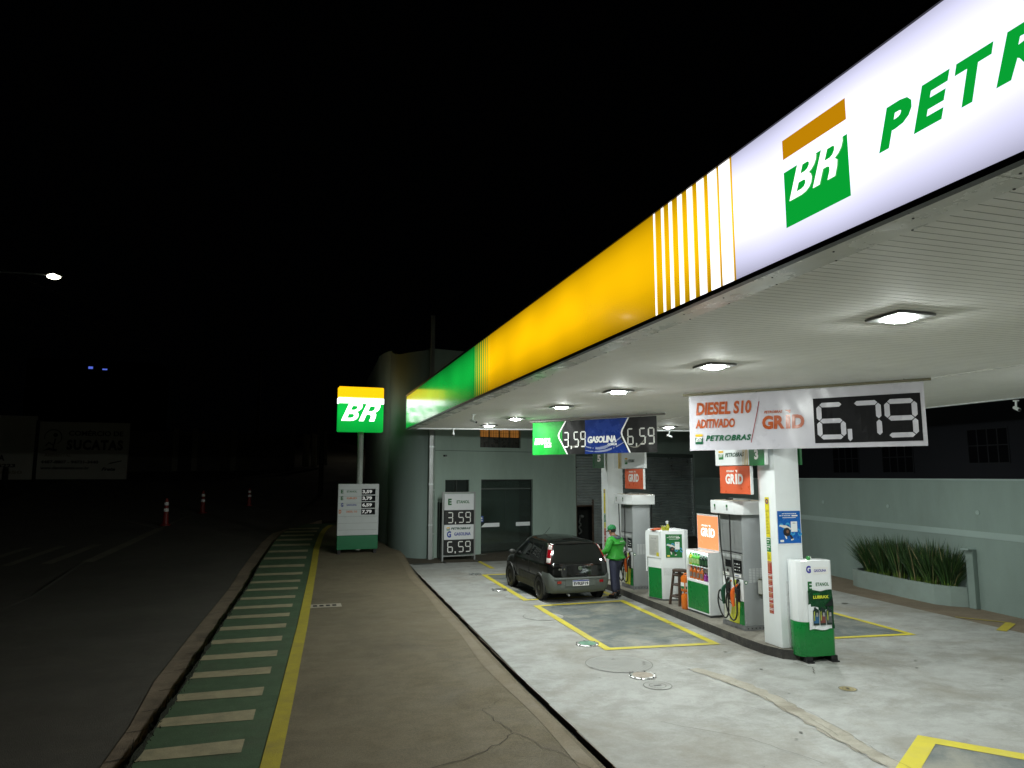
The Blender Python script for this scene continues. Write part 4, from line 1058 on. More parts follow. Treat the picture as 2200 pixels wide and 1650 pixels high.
# ------------------------------------------------------------------ fuel pumps
pump_g = mat('pump_grey', (.34, .36, .37), rough=.38, metal=.25, var=.05, vs=2, dirt=.2, dirtcol=(.24, .25, .25))
pump_d = mat('pump_recess', (.24, .255, .255), rough=.45, metal=.2, var=.08)
lcd = mat('display_black', (.010, .012, .014), rough=.12)
lime = mat('decal_lime', (.50, .58, .05), rough=.35, var=.08)
red_l = mat('red_detail', (.5, .03, .03), rough=.35)
def make_pump():
    """local: -x faces the street bay, +x the far bay, y along the island"""
    t = thing('fuel_pump', 'fuel pump', 'fuel pump')
    b = MB(); b.box(-.25, .25, -.36, .36, 0, .08, mat('pump_base', (.16, .165, .165), rough=.6, var=.15)); b.box(-.235, .235, -.35, .35, .08, 2.04, pump_g, bev=.012, seg=2)
    for i in range(6): b.cyl((-.2 + i * .08, -.362, .04), (-.2 + i * .08, -.368, .04), .012, blk, n=8)
    b.obj('body', t, smooth=35)
    b = MB(); b.prism([(-.38, -.32), (-.30, -.50), (.30, -.50), (.38, -.32), (.38, .44), (.32, .52), (-.32, .52), (-.38, .44)], 2.05, 2.29, white_g, bev=.012); b.obj('hood', t, smooth=35)
    b = MB(); b.frame((-.38, .44, 2.05), (0, -1, 0), (0, 0, 1))
    for q in (.12, .52): b.rect(q, .12, q + .05, .17, .003, green_l); b.rect(q, .065, q + .05, .115, .003, grey_l)
    b.obj('hood_sticker', t)
    b = MB(); b.box(-.3, .3, -.4, .42, 2.288, 2.30, mat('hood_dust', (.36, .32, .25), rough=.9, var=.2)); b.box(-.02, .0, -.3, .36, 2.30, 2.33, galv); b.box(-.2, -.1, .1, .2, 2.30, 2.33, blk); b.obj('hood_top', t)
    for sx in (-1, 1):
        X = sx * .235
        fr = ((X, .35, 0), (0, -1, 0), (0, 0, 1)) if sx < 0 else ((X, -.35, 0), (0, 1, 0), (0, 0, 1))
        b = MB(); b.frame(*fr)
        b.rect(.02, 1.36, .68, 2.03, .003, pump_d); b.rect(.02, 1.345, .68, 1.362, .012, blk); b.obj('upper_panel', t)
        b = MB(); b.frame(*fr)
        b.box(.03, .67, .90, 1.34, -.0, .012, steel, bev=.003)
        b.rect(.05, 1.25, .64, 1.31, .014, mat('panel_light', (.4, .42, .42), rough=.3)); b.rect(.14, 1.07, .33, 1.20, .015, lcd); b.rect(.40, .99, .66, 1.22, .015, lcd)
        for i in range(3):
            for j in range(3): b.rect(.435 + j * .065, 1.03 + i * .055, .47 + j * .065, 1.05 + i * .055, .017, grey_l if (i + j) % 3 else white_l)
        b.rect(.18, .985, .24, 1.03, .015, blk); b.rect(.05, .915, .26, .97, .015, white_l); b.rect(.42, .915, .63, .97, .015, white_l)
        b.text('ETANOL', .07, .932, .12, .02, green_l, z=.018); b.text('GASOLINA', .44, .932, .14, .02, blue_l, z=.018); b.obj('display_panel', t)
        b = MB(); b.frame(*fr)
        b.rect(.03, .50, .67, .885, .004, white_g); b.rect(.03, .09, .42, .50, .004, mat('panel_cream', (.55, .57, .48), rough=.4, var=.06)); b.poly([(.67, .50), (.67, .09), (.30, .09), (.42, .35), (.50, .50)], .007, gren)
        for i in range(9):
            x0_ = .20 + i * .035; b.poly([(x0_ + .14 - i * .008, .50 + (i % 3) * .05), (x0_ + .16 - i * .008, .50 + (i % 3) * .05), (x0_ + .03, .09), (x0_, .09)], .009 + i * .0003, lime if i % 2 else mat('decal_yellow', (.62, .55, .05), rough=.35))
        b.text('BR', .10, .80, .06, .04, green_l, z=.008, shear=.3, bold=.03); b.rect(.36, .76, .47, .86, .008, lime); b.rect(.24, .81, .32, .835, .008, orange_l); b.obj('lower_panel', t)
        for k, (yy, nm, nmat) in enumerate(((.22, 'green', mat('nozzle_green', (.004, .06, .03), rough=.4)), (.52, 'orange', mat('nozzle_orange', (.75, .13, .015), rough=.4)))):
            b = MB(); b.frame(*fr)
            b.prism([(yy - .05, .48), (yy + .05, .48), (yy + .055, .82), (yy + .03, .88), (yy - .03, .88), (yy - .055, .82)], .004, .022, blk); b.prism([(yy - .035, .54), (yy + .04, .54), (yy + .03, .70), (yy - .03, .70)], .022, .06, blk, bev=.005); b.obj('nozzle_holster', t, smooth=35)
            b = MB(); b.frame(*fr)
            b.tube([(yy + .05, .80, .045), (yy + .02, .76, .075), (yy - .015, .70, .11), (yy - .03, .62, .12), (yy - .035, .50, .115), (yy - .03, .40, .105)], [.014, .016, .036, .042, .036, .026], nmat, n=10, smooth=1)
            b.tube([(yy - .06, .66, .15), (yy - .11, .58, .17), (yy - .10, .48, .16), (yy - .045, .44, .125)], .008, blk, n=6, smooth=1)
            b.tube([(yy + .05, .80, .045), (yy + .085, .86, .03)], .010, galv, n=8); b.obj('nozzle', t, smooth=50)
            b = MB(); b.frame(*fr); yh = yy - .02 + (0 if k else .04)
            b.tube([(yh - .04 - .1 * (1 - k), 2.06, .10), (yh - .03 - .09 * (1 - k), 1.7, .105), (yh + .02 - .02 * (1 - k), 1.2, .14), (yh + .12, .80, .15), (yh + .16, .50, .14), (yh + .12, .22, .13), (yh + .0, .14, .13), (yh - .10, .24, .15), (yh - .16, .45, .17), (yh - .12, .66, .15), (yh - .06, .60, .13), (yh - .03, .42, .11)], .0135, rubber, n=8, smooth=2); b.obj('hose', t, smooth=60)
    b = MB(); b.frame((-.235, -.35, 0), (1, 0, 0), (0, 0, 1)); r = random.Random(4)
    for c in range(4):
        for i in range(9): b.rect(.10 + c * .075, .84 + i * .028, .155 + c * .075, .858 + i * .028, .004, mat('vent_light', (.52, .54, .54), rough=.4))
    b.disc((.03, .84, .006), .035, green_l); b.disc((.03, .84, .008), .02, white_l); b.obj('side_vents', t)
    return t
PU = make_pump(); PU.location = (8.0, 11.75, .155); PU['label'] = 'grey and white fuel pump with looped hoses between display cabinet and near pillar'; PU['group'] = 'fuel pumps'
P2 = dup(PU, loc=(8.18, 16.56, .155), rz=R(-1), label='grey and white fuel pump beside the attendant and the far pillar')
# squeegee holder on the near pump's side and card pad
t = thing('squeegee_holder', 'narrow dark olive holder hanging on the side of the near pump', 'holder', (8.08, 11.375, .90))
b = MB(); b.box(-.05, .05, -.09, -.005, -.14, .16, mat('olive_plastic', (.05, .055, .03), rough=.5, var=.2), bev=.01); b.box(-.055, -.03, -.095, -.004, -.10, .14, mat('holder_pale', (.42, .43, .40), rough=.5)); b.obj('holder_body', t)
b = MB(); b.cyl((.01, -.05, .16), (.02, -.05, .22), .012, wood_d, n=8); b.cyl((.0, -.04, -.14), (-.005, -.04, -.19), .01, MATS['olive_plastic'], n=8); b.obj('squeegee_handle', t)
# ------------------------------------------------------------------ tall white cabinet with the green poster
cb = thing('service_cabinet', 'tall white cabinet with a green poster and a paper notice between the pumps', 'cabinet', (8.15, 14.9, .155))
fp = [(-.43, .13), (-.30, -.27), (.20, -.42), (.42, -.20), (.44, .40), (-.25, .46)]
b = MB(); b.prism(fp, .03, 1.53, white_p, bev=.01); b.obj('cabinet_body', cb, smooth=30)
b = MB(); b.prism([(x * .97, y * .97) for x, y in fp], 0, .03, mat('plinth_dark', (.09, .1, .1), rough=.7)); b.obj('plinth', cb)
def side_frame(a, c, z=0.): 
    a = Vector((a[0], a[1], z)); c = Vector((c[0], c[1], z)); return (a, c - a, (0, 0, 1)), (c - a).length
fr, Lf = side_frame(fp[0], fp[1])
b = MB(); b.frame(*fr); b.rect(.015, .04, Lf - .005, .70, .004, gren); b.obj('green_panel', cb)
b = MB(); b.frame(*fr); b.box(-.04, Lf - .02, .92, 1.51, .002, .018, white_p, bev=.003); b.box(-.045, -.015, .60, 1.46, .0, .02, white_p); b.obj('door_flap', cb)
b = MB(); b.frame(*fr); b.rect(.07, .97, Lf - .06, 1.42, .021, mat('notice_paper', (.46, .47, .44), rough=.6)); r = random.Random(1)
[b.rect(.13 + i * .045, 1.335, .16 + i * .045, 1.362, .024, grey_l) for i in range(4)]; text_lines(b, .095, 1.29, .26, 13, .02, grey_l, r, .005, .024); text_lines(b, .12, 1.03, .2, 3, .015, grey_l, r, .004, .024); b.rect(Lf - .13, .96, Lf - .055, 1.04, .024, mat('notice_yellow', (.55, .5, .03), rough=.5)); b.obj('notice', cb)
fr, Lf = side_frame(fp[1], fp[2])
pay_poster('poster', cb, ((fr[0] + Vector((0, 0, .92)) + (Vector(fr[1]).normalized() * .10)), fr[1], fr[2]), .37, .53, gren_d, mat('poster_sky2', (.06, .30, .55), rough=.3), 'green payment poster')
b = MB(); b.frame(*fr)
for i in range(20):
    for j in range(7): b.disc((.05 + i * .022, .56 + j * .024, .004), .0058, mat('hole_grey', (.18, .19, .18), rough=.8), n=6)
b.obj('vent_holes', cb)
t = thing('spray_bottle', 'small spray bottle with yellow cleaner and a white trigger on the tall cabinet', 'bottle', (8.02, 14.62, 1.687))
b = MB(); b.lathe([(.034, 0), (.038, .02), (.038, .10), (.015, .135), (.013, .15)], mat('yellow_fluid', (.45, .45, .05), rough=.25)); b.obj('bottle', t, smooth=40)
b = MB(); b.cyl((0, 0, .15), (0, 0, .18), .016, white_p, n=10); b.box(-.045, .02, -.012, .012, .18, .21, white_p, bev=.005); b.box(-.035, -.025, -.006, .006, .14, .18, white_p); b.obj('trigger', t)
t = thing('cleaning_tub', 'small clear yellow tub beside the spray bottle on the tall cabinet', 'tub', (7.95, 14.66, 1.687))
b = MB(); b.box(-.055, .055, -.04, .04, 0, .085, MATS['yellow_fluid'], bev=.008); b.obj('tub', t)
b = MB(); b.box(-.058, .058, -.043, .043, .085, .10, mat('tub_lid', (.5, .5, .2), rough=.3)); b.obj('lid', t)
t = thing('orange_cloth', 'folded orange cloth lying on the left of the tall white cabinet', 'cloth', (7.83, 14.85, 1.687), .3)
b = MB(); vs = [(-.11 + .22 * i / 8, -.07 + .14 * j / 4, .012 + .025 * (i / 8) + .008 * math.sin(i * 1.7 + j)) for j in range(5) for i in range(9)]
n = len(vs); b.add(vs + [(x, y, 0.0) for x, y, z in vs], [[j * 9 + i, j * 9 + i + 1, (j + 1) * 9 + i + 1, (j + 1) * 9 + i] for j in range(4) for i in range(8)] + [[i, n + i, n + i + 1, i + 1] for i in range(8)] + [[36 + i, 37 + i, n + 37 + i, n + 36 + i] for i in range(8)] + [[j * 9, (j + 1) * 9, n + (j + 1) * 9, n + j * 9] for j in range(4)], mat('cloth_orange', (.62, .12, .04), rough=.8)); b.obj('cloth', t, smooth=60)
# ------------------------------------------------------------------ wooden stool
st_ = thing('bar_stool', 'dark wooden bar stool standing against the tall white cabinet', 'stool', (7.98, 14.08, .155), .2)
b = MB(); b.cyl((0, 0, .70), (0, 0, .735), .155, wood_d, n=24); b.cyl((0, 0, .735), (0, 0, .742), .15, wood_d, n=24, r1=.14); b.obj('seat', st_, smooth=40)
tops = [(-.085, -.085), (.085, -.085), (.085, .085), (-.085, .085)]; bots = [(-.155, -.155), (.155, -.155), (.155, .155), (-.155, .155)]
for (a, c), (d, e) in zip(tops, bots):
    b = MB(); q = .02
    b.add([(d - q, e - q, 0), (d + q, e - q, 0), (d + q, e + q, 0), (d - q, e + q, 0), (a - q, c - q, .70), (a + q, c - q, .70), (a + q, c + q, .70), (a - q, c + q, .70)], [[0, 3, 2, 1], [4, 5, 6, 7], [0, 1, 5, 4], [1, 2, 6, 5], [2, 3, 7, 6], [3, 0, 4, 7]], wood_d); b.obj('leg', st_)
for z, w in ((.18, .022), (.42, .02), (.63, .03)):
    for i in range(4):
        f = z / .7; p = [bots[i][k] + (tops[i][k] - bots[i][k]) * f for k in (0, 1)]; j = (i + 1) % 4; s = [bots[j][k] + (tops[j][k] - bots[j][k]) * f for k in (0, 1)]
        b = MB(); d = Vector((s[0] - p[0], s[1] - p[1], 0)).normalized() * .02
        b.X = Matrix.Identity(4); b.cyl((p[0] + d.x, p[1] + d.y, z), (s[0] - d.x, s[1] - d.y, z), w, wood_d, n=6); b.obj('rung', st_)
# ------------------------------------------------------------------ lit product cabinet with bottles
pc = thing('display_cabinet', 'white display cabinet with lit shelves and a green front between stool and near pump', 'cabinet', (8.04, 13.03, .155))
b = MB(); x0, x1, y0, y1 = -.25, .25, -.42, .42
b.box(x0 + .02, x1 - .01, y0 + .02, y1 - .02, 0, .04, MATS['plinth_dark']); b.obj('plinth', pc)
b = MB(); b.box(x0, x1, y0, y1, .04, .66, white_p, bev=.006); b.box(x0 + .30, x1, y0, y1, .66, 1.22, white_p); b.box(x0, x0 + .30, y0, y0 + .02, .66, 1.22, white_p); b.box(x0, x0 + .30, y1 - .02, y1, .66, 1.22, white_p); b.box(x0, x1, y0, y1, 1.22, 1.245, white_g, bev=.004); b.obj('carcass', pc)
b = MB(); b.frame((x0, y1, 0), (0, -1, 0), (0, 0, 1)); b.rect(.03, .075, .81, .615, .004, gren); b.obj('green_panel', pc)
b = MB(); b.box(x0 + .03, x0 + .29, y0 + .021, y1 - .021, .925, .937, white_p); b.obj('shelf', pc)
b = MB(); b.box(x0 + .05, x0 + .09, y0 + .03, y1 - .03, 1.200, 1.219, mat('shelf_light', (.7, .7, .7), emit=(.85, 1, .95), es=10)); b.obj('shelf_lamp', pc)
bot_profile = [(.036, 0), (.040, .01), (.040, .15), (.026, .185), (.014, .20), (.014, .215)]
def bottle(x, y, z, col, cap, lab, grp, h=1., labcol=None):
    t = thing('bottle', lab, 'bottle', (x, y, z), 0, grp)
    b = MB(); b.lathe([(r_, q * h) for r_, q in bot_profile], mat('bottle_' + col[0], col[1], rough=.2, var=.05), n=14); b.obj('bottle_body', t, smooth=40)
    b = MB(); b.cyl((0, 0, .215 * h), (0, 0, .24 * h), .018, cap, n=12); b.obj('cap', t, smooth=40)
    b = MB(); vs = []; n = 8
    for k in range(n + 1):
        a = math.pi * (.6 + .8 * k / n); vs += [(.0415 * math.cos(a), .0415 * math.sin(a), .04 * h), (.0415 * math.cos(a), .0415 * math.sin(a), .13 * h)]
    b.add(vs, [[2 * k, 2 * k + 1, 2 * k + 3, 2 * k + 2] for k in range(n)], labcol or white_l); b.obj('bottle_label', t, smooth=60)
xb = 8.04 - .25 + .075
for i in range(8):
    y = 13.03 + .36 - i * .1
    if i < 1: c, l = ('yellow', (.42, .42, .02)), 'yellow-green bottle at the far left of the upper lit shelf'
    elif i < 4: c, l = ('lime', (.10, .42, .06)), 'bright green bottle on the upper lit shelf, between yellow and dark ones'
    else: c, l = ('dark', (.012, .03, .02)), 'dark bottle with white shoulder on the upper lit shelf'
    bottle(xb, y, .155 + .938, c, white_l if i > 3 else mat('cap_green', (.02, .25, .05), rough=.4), l, 'bottles on the upper shelf', labcol=(mat('label_dark', (.02, .07, .03), rough=.4) if i > 3 else mat('label_lime', (.35, .5, .2), rough=.4)))
for i in range(6):
    y = 13.03 + .35 - i * .135
    if i < 4: c, l = ('orange', (.52, .13, .02)), 'stout orange bottle on the lower lit shelf'
    elif i == 4: c, l = ('magenta', (.20, .015, .18)), 'purple bottle on the lower shelf beside the orange ones'
    else: c, l = ('purple', (.12, .015, .16)), 'dark purple bottle at the near end of the lower shelf'
    bottle(xb, y, .155 + .662, c, MATS['cloth_orange'] if i < 4 else blk, l, 'bottles on the lower shelf', h=1.02 if i < 4 else .72, labcol=mat('label_grey', (.2, .16, .14), rough=.4) if i < 4 else mat('label_mauve', (.3, .05, .3), rough=.4))
t = thing('lit_sign_board', 'glowing orange sign board standing on the display cabinet', 'sign', (8.06, 13.0, 1.402))
b = MB(); b.box(-.02, .02, -.40, .40, 0.0, .72, mat('sign_frame', (.70, .68, .66), rough=.3), bev=.004); b.obj('frame', t)
b = MB(); b.frame((-.02, .40, 0), (0, -1, 0), (0, 0, 1)); b.rect(.02, .03, .78, .69, .003, mat('lit_orange', (.6, .2, .08), rough=.25, emit=(.95, .31, .13), es=.8, var=.04, vs=2)); b.obj('lit_face', t)
b = MB(); b.frame((-.02, .40, 0), (0, -1, 0), (0, 0, 1)); grid_logo(b, .15, .27, .52, mat('lit_letters', (.7, .7, .7), emit=(1, .97, .95), es=.9), z=.007); b.obj('logo', t)
# ------------------------------------------------------------------ orange containers beside the display cabinet
def jug(x, y, z, h, lab, top):
    t = thing('jerry_can', lab, 'jerry can', (x, y, z), .1, 'orange containers on the island')
    om = mat('can_orange', (.66, .16, .015), rough=.35, var=.06)
    b = MB(); b.box(-.095, .095, -.075, .075, 0, h * .8, om, bev=.022, seg=2); b.prism([(-.08, -.06), (.08, -.06), (.08, .06), (-.08, .06)], h * .79, h * .86, om, bev=.012); b.obj('can_body', t, smooth=40)
    b = MB(); b.tube([(-.06, 0, h * .84), (-.05, 0, h * .97), (.02, 0, h * .97), (.03, 0, h * .84)], .014, om, n=8, smooth=1); b.obj('handle', t, smooth=50)
    b = MB(); b.cyl((.06, 0, h * .85), (.06, 0, h * .95), .022, om if top else blk, n=12); b.obj('cap', t, smooth=40)
    if top:
        b = MB(); b.frame((-.0965, .06, .06), (0, -1, 0), (0, 0, 1)); b.rect(0, 0, .12, .13, .001, white_l); b.rect(.005, .005, .115, .055, .003, gren_d); b.obj('can_label', t)
        b = MB(); b.frame((-.08, -.0765, .06), (1, 0, 0), (0, 0, 1)); b.rect(0, 0, .13, .13, .001, white_l); b.rect(.005, .005, .125, .055, .003, gren_d); b.obj('can_label', t)
jug(7.86, 13.60, .155, .36, 'lower plain orange jerry can beside the display cabinet', False)
jug(7.86, 13.60, .155 + .353, .38, 'labelled orange oil can standing on the lower can beside the stool', True)
# ------------------------------------------------------------------ free-standing price stand by the near pillar
ps = thing('price_stand', 'white and green rounded price stand with an oil poster before the near pillar', 'price stand', (7.97, 9.90, 0), R(-4))
b = MB()
fp = [(-.31, .13), (-.33, .02), (-.31, -.09), (-.25, -.145), (-.19, -.155), (.25, -.155), (.30, -.12), (.30, .10), (.25, .15), (-.25, .15)]
b.prism(fp, .09, .615, gren, bev=.006); b.obj('green_base', ps, smooth=35)
b = MB(); b.prism(fp, .617, 1.56, white_g, bev=.006); b.obj('white_body', ps, smooth=35)
for x in (-.19, .25):
    b = MB(); b.prism([(x - .055, -.16), (x + .055, -.16), (x + .035, .12), (x - .035, .12)], 0, .095, blk); b.box(x - .06, x + .06, -.20, -.14, .0, .02, blk); b.obj('foot', ps)
b = MB(); b.frame((-.19, -.155, 0), (1, 0, 0), (0, 0, 1))
b.text('G', .015, 1.37, .085, .115, mat('lettering_violet', (.035, .03, .33), rough=.4), bold=.03); b.text('GASOLINA', .155, 1.385, .22, .042, MATS['lettering_violet'], bold=.01)
b.rect(.135, 1.345, .41, 1.46, .0015, white_l); b.text('E', .03, 1.10, .075, .14, green_l, bold=.03); b.text('ETANOL', .175, 1.165, .235, .055, green_l, bold=.01); b.obj('lettering', ps)
op = mat('poster_bottle_green', (.006, .055, .018), rough=.25, var=.1)
def wob(x, y): return .004 + .008 * (math.sin(x * 17 + y * 9) + 1)
b = MB(); b.frame((-.19, -.156, 0), (1, 0, 0), (0, 0, 1))
nx, ny = 10, 14; X0, X1, Z0, Z1 = .015, .455, .50, 1.10
vs = [(X0 + (X1 - X0) * i / nx + .012 * (j / ny) * (i > 0), Z1 - (Z1 - Z0) * j / ny + .012 * math.sin(i * .9), wob(i / nx, j / ny)) for j in range(ny + 1) for i in range(nx + 1)]
fs = [[j * (nx + 1) + i, (j + 1) * (nx + 1) + i, (j + 1) * (nx + 1) + i + 1, j * (nx + 1) + i + 1] for j in range(ny) for i in range(nx)]
b.add(vs, [f for k, f in enumerate(fs) if (k // nx) < 5 + (k % nx) * .28 or (k % nx) > 8], op); b.add(vs, [f for k, f in enumerate(fs) if not ((k // nx) < 5 + (k % nx) * .28 or (k % nx) > 8)], white_p); b.obj('poster', ps, smooth=60)
b = MB(); b.frame((-.19, -.156, 0), (1, 0, 0), (0, 0, 1)); b.text('LUBRAX', .10, .975, .28, .05, mat('poster_lime', (.62, .66, .05), rough=.4), z=.024, bold=.03); b.rect(.10, 1.038, .22, 1.054, .024, gren)
b.poly([(.30, .86), (.45, .98), (.45, .86)], .023, mat('poster_black', (.008, .012, .012), rough=.3)); b.obj('poster_text', ps)
for i, c in enumerate(((.03, .12, .25), (.2, .06, .05), (.09, .10, .10))):
    b = MB(); b.frame((-.19, -.156, 0), (1, 0, 0), (0, 0, 1)); x = .085 + i * .118; dkb = mat('poster_bottle_dark', (.012, .028, .022), rough=.3)
    b.poly([(x, .57), (x + .105, .57), (x + .105, .80), (x + .07, .825), (x + .055, .825), (x + .055, .845), (x + .02, .845), (x + .02, .815), (x, .79)], .024, dkb); b.rect(x + .01, .60, x + .095, .72, .026, mat('pb%d' % i, c, rough=.3)); b.rect(x + .05, .70, x + .085, .76, .028, grey_l); b.poly([(x + .01, .64), (x + .03, .64), (x + .03, .79), (x + .01, .77)], .027, mat('poster_stripe', (.35, .4, .06), rough=.3)); b.obj('poster_bottle', ps)
t = thing('green_tape_roll', 'tiny green tape roll lying on top of the price stand', 'tape', (7.93, 9.86, 1.561))
b = MB(); b.cyl((-.03, 0, .03), (.01, 0, .03), .03, mat('tape_green', (.03, .25, .05), rough=.4), n=14); b.cyl((.01, 0, .03), (.03, 0, .03), .022, white_l, n=14); b.obj('roll', t, smooth=40)
# ------------------------------------------------------------------ street totem with the emblem box
Zt = ramp(25.2)
tt = thing('brand_totem', 'tall totem with a glowing yellow, white and green emblem box above a price board', 'totem', (1.98, 25.2, Zt), R(3))
zb = 4.42 - Zt
t_yel = mat('totem_lit_yellow', (.4, .22, .01), rough=.25, emit=(1.0, .52, .004), es=1.4, var=.05)
t_wht = mat('totem_lit_white', (.6, .6, .6), rough=.25, emit=(1, 1, 1), es=2.6, var=.02)
t_grn = backlit('totem_lit_green', (.004, .52, .06), 1.15, zb, zb + 1.55, lo=.75, period=.8)
w = .775
b = MB(); b.box(-w, w, -.2, .2, zb, zb + .985, t_grn, bev=.03); b.obj('emblem_green', tt, smooth=35)
b = MB(); b.box(-w - .005, w + .005, -.205, .205, zb + .987, zb + 1.17, t_wht); b.obj('emblem_white', tt)
b = MB(); b.box(-w, w, -.2, .2, zb + 1.173, zb + 1.56, t_yel, bev=.03); b.obj('emblem_yellow', tt, smooth=35)
for sy, fr in ((-1, ((-w, -.2, zb), (1, 0, 0), (0, 0, 1))), (1, ((w, .2, zb), (-1, 0, 0), (0, 0, 1)))):
    b = MB(); b.frame(*fr); br_letters(b, .10, .37, 1.40, .63, t_wht, t_grn, .006); b.obj('lettering', tt)
b = MB(); b.cyl((.03, 0, .1), (.03, 0, zb), .105, mat('pole_pale', (.40, .44, .40), rough=.45, var=.05), n=18); b.obj('pole', tt, smooth=40)
b = MB(); b.box(-.69, .69, -.14, .14, .60, 2.33, mat('totem_white', (.56, .60, .60), rough=.35, var=.03), bev=.01); b.obj('price_board', tt)
b = MB(); b.box(-.685, .685, -.136, .136, .13, .597, mat('totem_green', (.006, .16, .06), rough=.4, var=.05), bev=.01); b.obj('green_base', tt)
for x in (-.6, .6):
    b = MB(); b.box(x - .05, x + .05, -.1, .1, -.02, .13, blk); b.obj('foot', tt)
b = MB(); b.frame((-.69, -.14, 0), (1, 0, 0), (0, 0, 1))
for i in range(7): b.rect(.03, .78 + i * .225, 1.35, .788 + i * .225, .003, mat('board_joint', (.3, .33, .33), rough=.5))
for i, (l, nm, m1, m2) in enumerate((('E', 'ETANOL', green_l, green_l), ('E', 'GRID', green_l, orange_l), ('G', 'GASOLINA', blue_l, blue_l), ('D', 'DIESEL S10', orange_l, orange_l))):
    z = 2.01 - i * .225
    b.text(l, .09 + .01 * (l == 'G') - .05 * (l == 'D'), z, .085, .13, m1, bold=.03); b.text(nm, .29, z + .03, .34 if i != 3 else .36, .065, m2, bold=.01)
b.obj('lettering', tt)
for i, p in enumerate(('3,59', '3,79', '6,59', '7,79')):
    b = MB(); b.frame((-.69, -.14, 0), (1, 0, 0), (0, 0, 1)); z = 1.975 - i * .225
    b.rect(.79, z - .01, 1.26, z + .185, .004, lcd); b.text(p, .815, z + .015, .33, .135, mat('digit_glow', (.7, .7, .7), rough=.4, emit=(1, 1, .97), es=.12), z=.008, bold=.03); b.obj('price_digits', tt)
# ------------------------------------------------------------------ A-frame price board by the door
pb = thing('price_board', 'steel-framed board with black 3,59 and 6,59 prices beside the glass door', 'price board', (5.36, 24.45, 0), R(6))
b = MB(); w = .58
for x in (-w, w): b.box(x - .025, x + .025, -.025, .025, 0.02, 2.36, steel); b.box(x - .03, x + .03, -.40, .25, .0, .03, blk)
b.box(-w + .026, w - .026, -.02, .02, 2.31, 2.355, steel); b.box(-w + .026, w - .026, -.02, .02, .17, .21, steel)
for x in (-w, w): b.cyl((x, .02, 1.9), (x, .24, .03), .015, steel, n=8)
b.obj('board_frame', pb)
pan = mat('board_panel', (.66, .68, .70), rough=.35, var=.03)
for z0, z1, m in ((1.74, 2.29, pan), (1.245, 1.735, blk), (.74, 1.24, pan), (.25, .735, blk)):
    b = MB(); b.box(-.535, .535, -.035, -.001, z0, z1, m); b.obj('panel', pb)
b = MB(); b.frame((-.535, -.035, 0), (1, 0, 0), (0, 0, 1))
b.text('E', .13, 1.91, .13, .22, green_l, bold=.03); b.text('ETANOL', .44, 1.965, .47, .105, green_l, bold=.015)
b.text('PETROBRAS', .24, 1.075, .72, .075, dgreen_l, shear=.3, bold=.03, sp=1.1); b.text('G', .10, .81, .15, .22, blue_l, bold=.035); b.text('GASOLINA', .36, .87, .60, .11, blue_l, bold=.015)
b.rect(.09, 1.09, .20, 1.12, .003, MATS['lettering_blue']); b.rect(.09, 1.12, .20, 1.16, .003, ylw); b.rect(.09, 1.055, .20, 1.088, .003, gren); b.text('BR', .105, 1.09, .08, .03, white_l, z=.006, bold=.03); b.obj('lettering', pb)
for z, p in ((1.30, '3,59'), (.31, '6,59')):
    b = MB(); b.frame((-.535, -.035, 0), (1, 0, 0), (0, 0, 1)); b.seg7(p, .12, z, .84, .37, white_l, z=.004, th=.17, gap=.32); b.obj('price_digits', pb)
t = thing('side_gate', 'narrow dark steel gate leaf standing behind the price board', 'gate', (4.72, 24.93, 0), math.atan(.22))
b = MB(); b.box(-.02, .03, -.03, .0, 0, 2.0, frame_d); b.box(.06, .16, -.025, -.003, .02, 1.98, MATS['door_frame_dark']); b.obj('leaf', t)
# ------------------------------------------------------------------ ground covers
ring_m = mat('cover_ring', (.10, .10, .09), rough=.7)
metal_c = mat('cover_metal', (.55, .56, .55), rough=.3, metal=.85, var=.12, vs=9)
def cover(x, y, r, style, lab, mm=None):
    t = thing('tank_cover', lab, 'ground cover', (x, y, .003), random.random() * 3, 'covers set in the forecourt')
    b = MB()
    if style == 'cap':
        b.lathe([(r, 0), (r, .012), (r * .92, .022), (r * .80, .022)], metal_c, n=28); b.obj('rim', t, smooth=40)
        b = MB(); b.lathe([(r * .80, .0), (r * .80, .02), (r * .7, .026), (.01, .028)], mm, n=28); b.obj('lid', t, smooth=40)
        b = MB()
        for i in range(12):
            a = i * math.pi / 6; b.box(0, 0, 0, 0, 0, 0, blk) if False else b.cyl((r * .93 * math.cos(a), r * .93 * math.sin(a), .012), (r * .93 * math.cos(a), r * .93 * math.sin(a),   .027), .012, blk if i % 2 else metal_c, n=6)
        b.obj('bolts', t)
    elif style == 'ring':
        b.disc((0, 0, .006), r, ring_m, n=48, r0=r - .008); b.obj('ring', t)
        b = MB(); b.disc((0, 0, .0035), r - .012, mm, n=48); b.obj('plate', t)
    elif style == 'hatch':
        b.disc((0, 0, .006), r, ring_m, n=48, r0=r - .008); b.obj('ring', t)
        b = MB(); b.disc((0, 0, .003), r - .012, mm, n=48)
        n = int(2 * r / .05)
        for k in range(-n // 2, n // 2 + 1):
            for ax in (0, 1):
                q = k * .05; h_ = math.sqrt(max(0, (r - .02) ** 2 - q * q))
                if h_ > .03:
                    if ax == 0: b.rect(q - .004, -h_, q + .004, h_, .0055, mat('hatch_line', (.26, .262, .245), rough=.8))
                    else: b.rect(-h_, q - .004, h_, q + .004, .0058, MATS['hatch_line'])
        b.obj('plate', t)
    else:
        b.disc((0, 0, .006), r, ring_m, n=32, r0=r - .01); b.disc((0, 0, .006), r * .6, ring_m, n=32, r0=r * .6 - .008); b.obj('ring', t)
        b = MB(); b.disc((0, 0, .004), r - .01, mm, n=32); b.rect(-r * .3, -.02, r * .3, .02, .007, blk); b.obj('plate', t)
